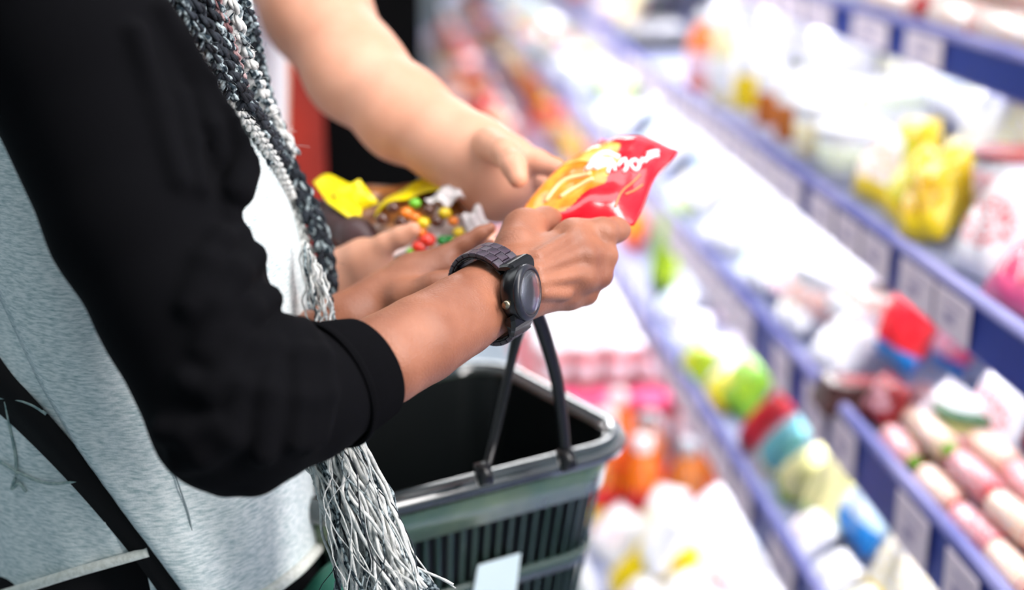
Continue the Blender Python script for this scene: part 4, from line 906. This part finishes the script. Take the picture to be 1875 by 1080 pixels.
fL = [chain([(690, 492, 1.11, 24), (725, 500, 1.12, 17), (750, 492, 1.13, 14), (770, 480, 1.135, 12)]), chain([(680, 510, 1.115, 24), (720, 520, 1.13, 17), (750, 515, 1.14, 14)]),
      chain([(665, 528, 1.12, 24), (705, 540, 1.14, 17), (735, 538, 1.15, 14)]), chain([(650, 540, 1.13, 24), (690, 558, 1.15, 16), (715, 558, 1.16, 13)])]
VB, QB = sculpt([(aL, .015), (tL, .005)]+[(f, .004) for f in fL], .0026, kall=.008)
sB = [cone((P(470, -190, 1.36), .04), (P(380, -200, 1.45), .08)), cone((P(380, -200, 1.5), .09), (P(350, 500, 1.5), .1)), cone((P(380, -200, 1.55), .05), (P(400, 350, 1.55), .04)), cone((P(400, 350, 1.55), .04), (P(520, 600, 1.33), .034))]
VC, QC = sculpt([(sB, .02)], .01)
V = np.vstack([VA, VB, VC]); Q = np.vstack([QA, QB+len(VA), QC+len(VA)+len(VB)]); wobj('body', V, Q, M_skinB, PB)

# ------------------------------------------------------------------ yellow sweets bag held behind
M_yfilm = mat('yellow_film', (248, 226, 8), .3, coat=.3, bump=.4, bscale=30, bdist=.002)
M_choc = mat('brown_picture', (92, 56, 34), .3, col2=(190, 120, 60), nscale=45, coat=.4, ndetail=4)
M_wfilm = mat('white_film', (240, 232, 232), .3, coat=.3, bump=.5, bscale=50, bdist=.002)
YB = empty('sweets_bag', P(730, 420, 1.14), 'yellow bag of colourful sweets held in the far hands', 'bag')
qy = [P(590, 350, 1.18), P(690, 480, 1.12), P(905, 420, 1.12), P(850, 330, 1.19)]
ny = np.cross(qy[1]-qy[0], qy[3]-qy[0]); ny /= np.linalg.norm(ny); ny *= -1 if ny@fw > 0 else 1
V, Fc, Mi, pty = pouch_surface(qy, ny, .012, 50, 40, lambda u, v: 0 if (v > .90 or v < .05) else (1 if v > .86 else (2 if u < .80 and v < .83 else 1)), .003, 5)
wobj('pouch_film', V, Fc, [M_wfilm, M_wfilm, M_choc], YB, fm=Mi)
# wavy yellow header
top = [(574, 334), (600, 320), (640, 338), (690, 352), (730, 352), (770, 330), (810, 324), (850, 338)]
bot = [(600, 372), (640, 400), (672, 412), (710, 372), (745, 366), (780, 352), (815, 348), (846, 352)]
A = catmull([(x, y, 0) for x, y in top], 50); Bc = catmull([(x, y, 0) for x, y in bot], 50); rows = []
for i in range(50):
    r_ = []
    for k in range(9):
        t = k/8; r_.append(P(A[i][0]*(1-t)+Bc[i][0]*t, A[i][1]*(1-t)+Bc[i][1]*t, 1.165-.03*t+.006*math.sin(i*.35+2*t)))
    rows.append(r_)
V, Fc = loft(rows, False); o = wobj('header_film', V, Fc, M_yfilm, YB); q_ = o.modifiers.new('s', 'SOLIDIFY'); q_.thickness = .0012
rows = []
for i in range(20):
    t = i/19; c = np.array([600+65*t, 350+75*t]); rows.append([P(c[0]+26-5*t+dx, c[1]-8+dy, 1.145+.003*math.sin(t*9+dx)) for dx, dy in ((-22, 12), (-8, 6), (8, 0), (20, -8), (32, -14))])
V, Fc = loft(rows, False); o = wobj('side_film', V, Fc, M_yfilm, YB); q_ = o.modifiers.new('s', 'SOLIDIFY'); q_.thickness = .0012
cand = {'red': (226, 50, 28), 'green': (20, 140, 50), 'lime': (110, 190, 30), 'yellow': (240, 206, 20), 'orange': (240, 130, 30), 'brown': (84, 44, 26)}
for x, y, r, cn in ((782, 440, 17, 'red'), (768, 452, 15, 'red'), (810, 440, 11, 'green'), (822, 438, 9, 'green'), (765, 463, 11, 'lime'), (752, 461, 9, 'lime'), (835, 445, 12, 'yellow'), (795, 462, 12, 'yellow'), (815, 458, 10, 'yellow'),
                    (840, 425, 12, 'yellow'), (775, 408, 14, 'yellow'), (760, 398, 12, 'orange'), (800, 405, 14, 'brown'), (815, 390, 13, 'yellow'), (785, 385, 13, 'brown'), (745, 390, 14, 'orange'), (720, 380, 13, 'brown'), (735, 405, 14, 'brown'),
                    (830, 405, 11, 'orange'), (770, 425, 12, 'orange'), (700, 400, 14, 'brown'), (760, 372, 12, 'lime'), (850, 440, 9, 'red')):
    c = P(x, y, 1.112); V, Q = lathe([(math.sin(a)*r*1.11/F, -math.cos(a)*.8*r*1.11/F) for a in np.linspace(.05, PI-.05, 8)], 12)
    o = wobj('sweet', V+c, Q, mat('sweet_'+cn, cand[cn], .2, coat=.6), YB); recalc(o.data)
for k_, (qq, th_) in enumerate((([(778, 366, 1.125), (815, 376, 1.11), (852, 356, 1.11), (828, 336, 1.13)], .004), ([(846, 398, 1.11), (862, 442, 1.105), (898, 414, 1.105), (876, 374, 1.115)], .004))):
    qc = [P(*p) for p in qq]; V, Fc, Mi, _ = pouch_surface(qc, ny, th_, 24, 20, lambda u, v: 0, .0022, 11+k_); wobj('white_corner', V, Fc, [M_wfilm], YB)
V, Q = sculpt([(chain([(585, 385, 1.17, 20), (625, 412, 1.15, 30), (655, 432, 1.13, 30), (680, 450, 1.12, 22)]), .01)], .003)
o = wobj('chocolate_roll', V, Q, mat('dark_brown_wrap', (66, 44, 46), .45)); tag(o, 'dark brown wrapped roll held under the yellow sweets bag', 'packet')

# ------------------------------------------------------------------ shopping basket
M_bask = mat('smoky_green_plastic', (46, 66, 60), .16, spec=.6, coat=.4)
M_gap_sheet = mat('gap_sheet_dark', (12, 16, 17), .3, spec=.4); M_band = mat('green_band', (70, 98, 82), .12, col2=(112, 128, 96), nscale=14, coat=.7, spec=.7)
M_rim = mat('basket_rim', (36, 46, 48), .14, spec=.8, coat=.8)
RZ = CZ-.46
c0 = on_z(1172, 800, RZ); c1 = on_z(690, 922, RZ); uu = c1-c0; uu /= np.linalg.norm(uu); vv = np.array([uu[1], -uu[0], 0.]); vv *= 1 if vv[1] > 0 else -1
LU, LV, DP = .295, .235, .21
ctr = c0+uu*LU/2+vv*LV/2
BK = empty('shopping_basket', ctr-np.array([0, 0, DP]), 'dark green plastic shopping basket with a black handle', 'basket')
def rr_path(lu, lv, r, z, n=18):
    out = []
    for sx, sy, a0_ in ((-1, -1, PI), (1, -1, 1.5*PI), (1, 1, 0), (-1, 1, .5*PI)):
        for k in range(n+1):
            a = a0_+k*PI/2/n; x = sx*(lu/2-r)+r*math.cos(a); y = sy*(lv/2-r)+r*math.sin(a); out.append((x, y))
    # densify straight runs
    pts = []
    for i in range(len(out)):
        p, q2 = np.array(out[i]), np.array(out[(i+1) % len(out)]); L = np.linalg.norm(q2-p); k = max(1, int(L/.006))
        for j in range(k): pts.append(p+(q2-p)*j/k)
    return np.array(pts)
BASE2 = rr_path(LU, LV, .05, 0); _t = np.roll(BASE2, -1, 0)-np.roll(BASE2, 1, 0); _t /= np.linalg.norm(_t, axis=1)[:, None]; NRM2 = np.stack([_t[:, 1], -_t[:, 0]], 1)
def level(z, shrink=0.):
    t = -z/DP; k = 1-.22*t; base = BASE2-NRM2*shrink
    return ctr+np.outer(base[:, 0]*k, uu)+np.outer(base[:, 1]*k, vv)+np.array([0, 0, z])
def band(name, zs, m, shrinks, par=BK):
    rows = [level(z, s) for z, s in zip(zs, shrinks)]
    V, Fc = loft(rows); o = wobj(name, V, Fc, m, par); return o
rows = [level(0, s)*1+np.array([0, 0, z]) for s, z in ((.012, -.004), (.010, .001), (.002, .004), (-.006, .001), (-.009, -.006), (-.007, -.012), (-.004, -.010), (-.004, -.004), (.004, -.001), (.010, -.004))]
V, Fc = loft(rows); o = wobj('rim', V, Fc, M_rim, BK); recalc(o.data)
band('dark_gap_sheet', (-.006, -DP), M_gap_sheet, (.010, .010))  # dark sheet added behind the slats to darken the open gaps and interior
band('upper_band', (-.004, -.045), M_band, (.005, .005)).modifiers.new('s', 'SOLIDIFY').thickness = .0025
band('middle_band', (-.098, -.112), M_bask, (.006, .006)).modifiers.new('s', 'SOLIDIFY').thickness = .003
band('lower_band', (-.180, -DP), M_bask, (.006, .006)).modifiers.new('s', 'SOLIDIFY').thickness = .0025
b0 = level(-DP, .006); V = np.vstack([b0, b0+np.array([0, 0, .003])]); nb = len(b0)
wobj('base', V, [tuple(range(nb))[::-1], tuple(nb+i for i in range(nb))]+[(i, (i+1) % nb, nb+(i+1) % nb, nb+i) for i in range(nb)], M_bask, BK, smooth=False)
La, Lb, Lc, Ld = level(-.044, .006), level(-.099, .006), level(-.111, .006), level(-.182, .006)
npt = len(La); acc = 0; last = -1; nsl = 0
for i in range(npt):
    acc += np.linalg.norm(La[(i+1) % npt]-La[i])
    if acc > .0092:
        acc = 0
        for Aq, Bq in ((La, Lb), (Lc, Ld)):
            V, Fc = tube([Aq[i], Bq[i]], .0021, 4, flat=.7); wobj('slat', V, Fc, M_bask, BK, smooth=False)
# handle
hp = catmull([(887, 872, 1.075), (905, 800, 1.085), (930, 690, 1.075), (948, 610, 1.05), (962, 570, 1.03), (978, 568, 1.03), (996, 610, 1.045), (1018, 690, 1.07), (1030, 770, 1.09), (1036, 838, 1.105)], 60)
C = np.array([P(*p) for p in hp]); rads = np.interp(np.linspace(0, 1, 60), [0, .35, .5, .62, .9, 1], [.0032, .0038, .0055, .0062, .0056, .005])
V, Fc = tube(C, rads, 10, flat=.8); wobj('handle', V, Fc, M_bpl, BK)
for x, y, d in ((884, 868, 1.07), (1036, 842, 1.10)):
    V, Fc = tube([P(x-12, y+2, d), P(x+14, y-4, d+.002)], .009, 12); wobj('handle_pivot', V, Fc, M_bpl, BK)
# white sticker on the near side
s0 = ctr-vv*LV/2
def side(x, z, off): # near long side surface
    t = -z/DP; k = 1-.22*t; return ctr+uu*x*k-vv*(LV/2-.006+off)*k+np.array([0, 0, z])
xs = []
def find(px, py):
    best = None
    for i in range(121):
        for j in range(101):
            X_ = (-LU/2+LU*i/120); z_ = -DP*j/100; p = proj(side(X_, z_, .004)); e = (p[0]-px)**2+(p[1]-py)**2
            if best is None or e < best[0]: best = (e, X_, z_)
    return best[1:]
near = (proj(ctr-vv*LV/2)[2] < proj(ctr+vv*LV/2)[2])
cn = [find(*p) for p in ((872, 1032), (952, 1011), (944, 1085), (862, 1100))]
V = [side(a, b, .005) for a, b in cn]+[side(a, b, .0058) for a, b in cn]
wobj('sticker', V, [(0, 1, 2, 3), (7, 6, 5, 4), (0, 4, 5, 1), (1, 5, 6, 2), (2, 6, 7, 3), (3, 7, 4, 0)], mat('sticker_paper', (215, 232, 236), .5), BK, smooth=False)

# ------------------------------------------------------------------ green bag beside the fringe
V, Q = sculpt([(chain([(560, 1180, 1.06, 70), (650, 1100, 1.05, 66), (700, 1160, 1.06, 60)]), .03)], .004)
o = wobj('green_bag', V, Q, mat('teal_green_cloth', (44, 110, 92), .6, bump=.3, bscale=60)); tag(o, 'dark teal green bag hanging behind the pale yarn fringe', 'bag')
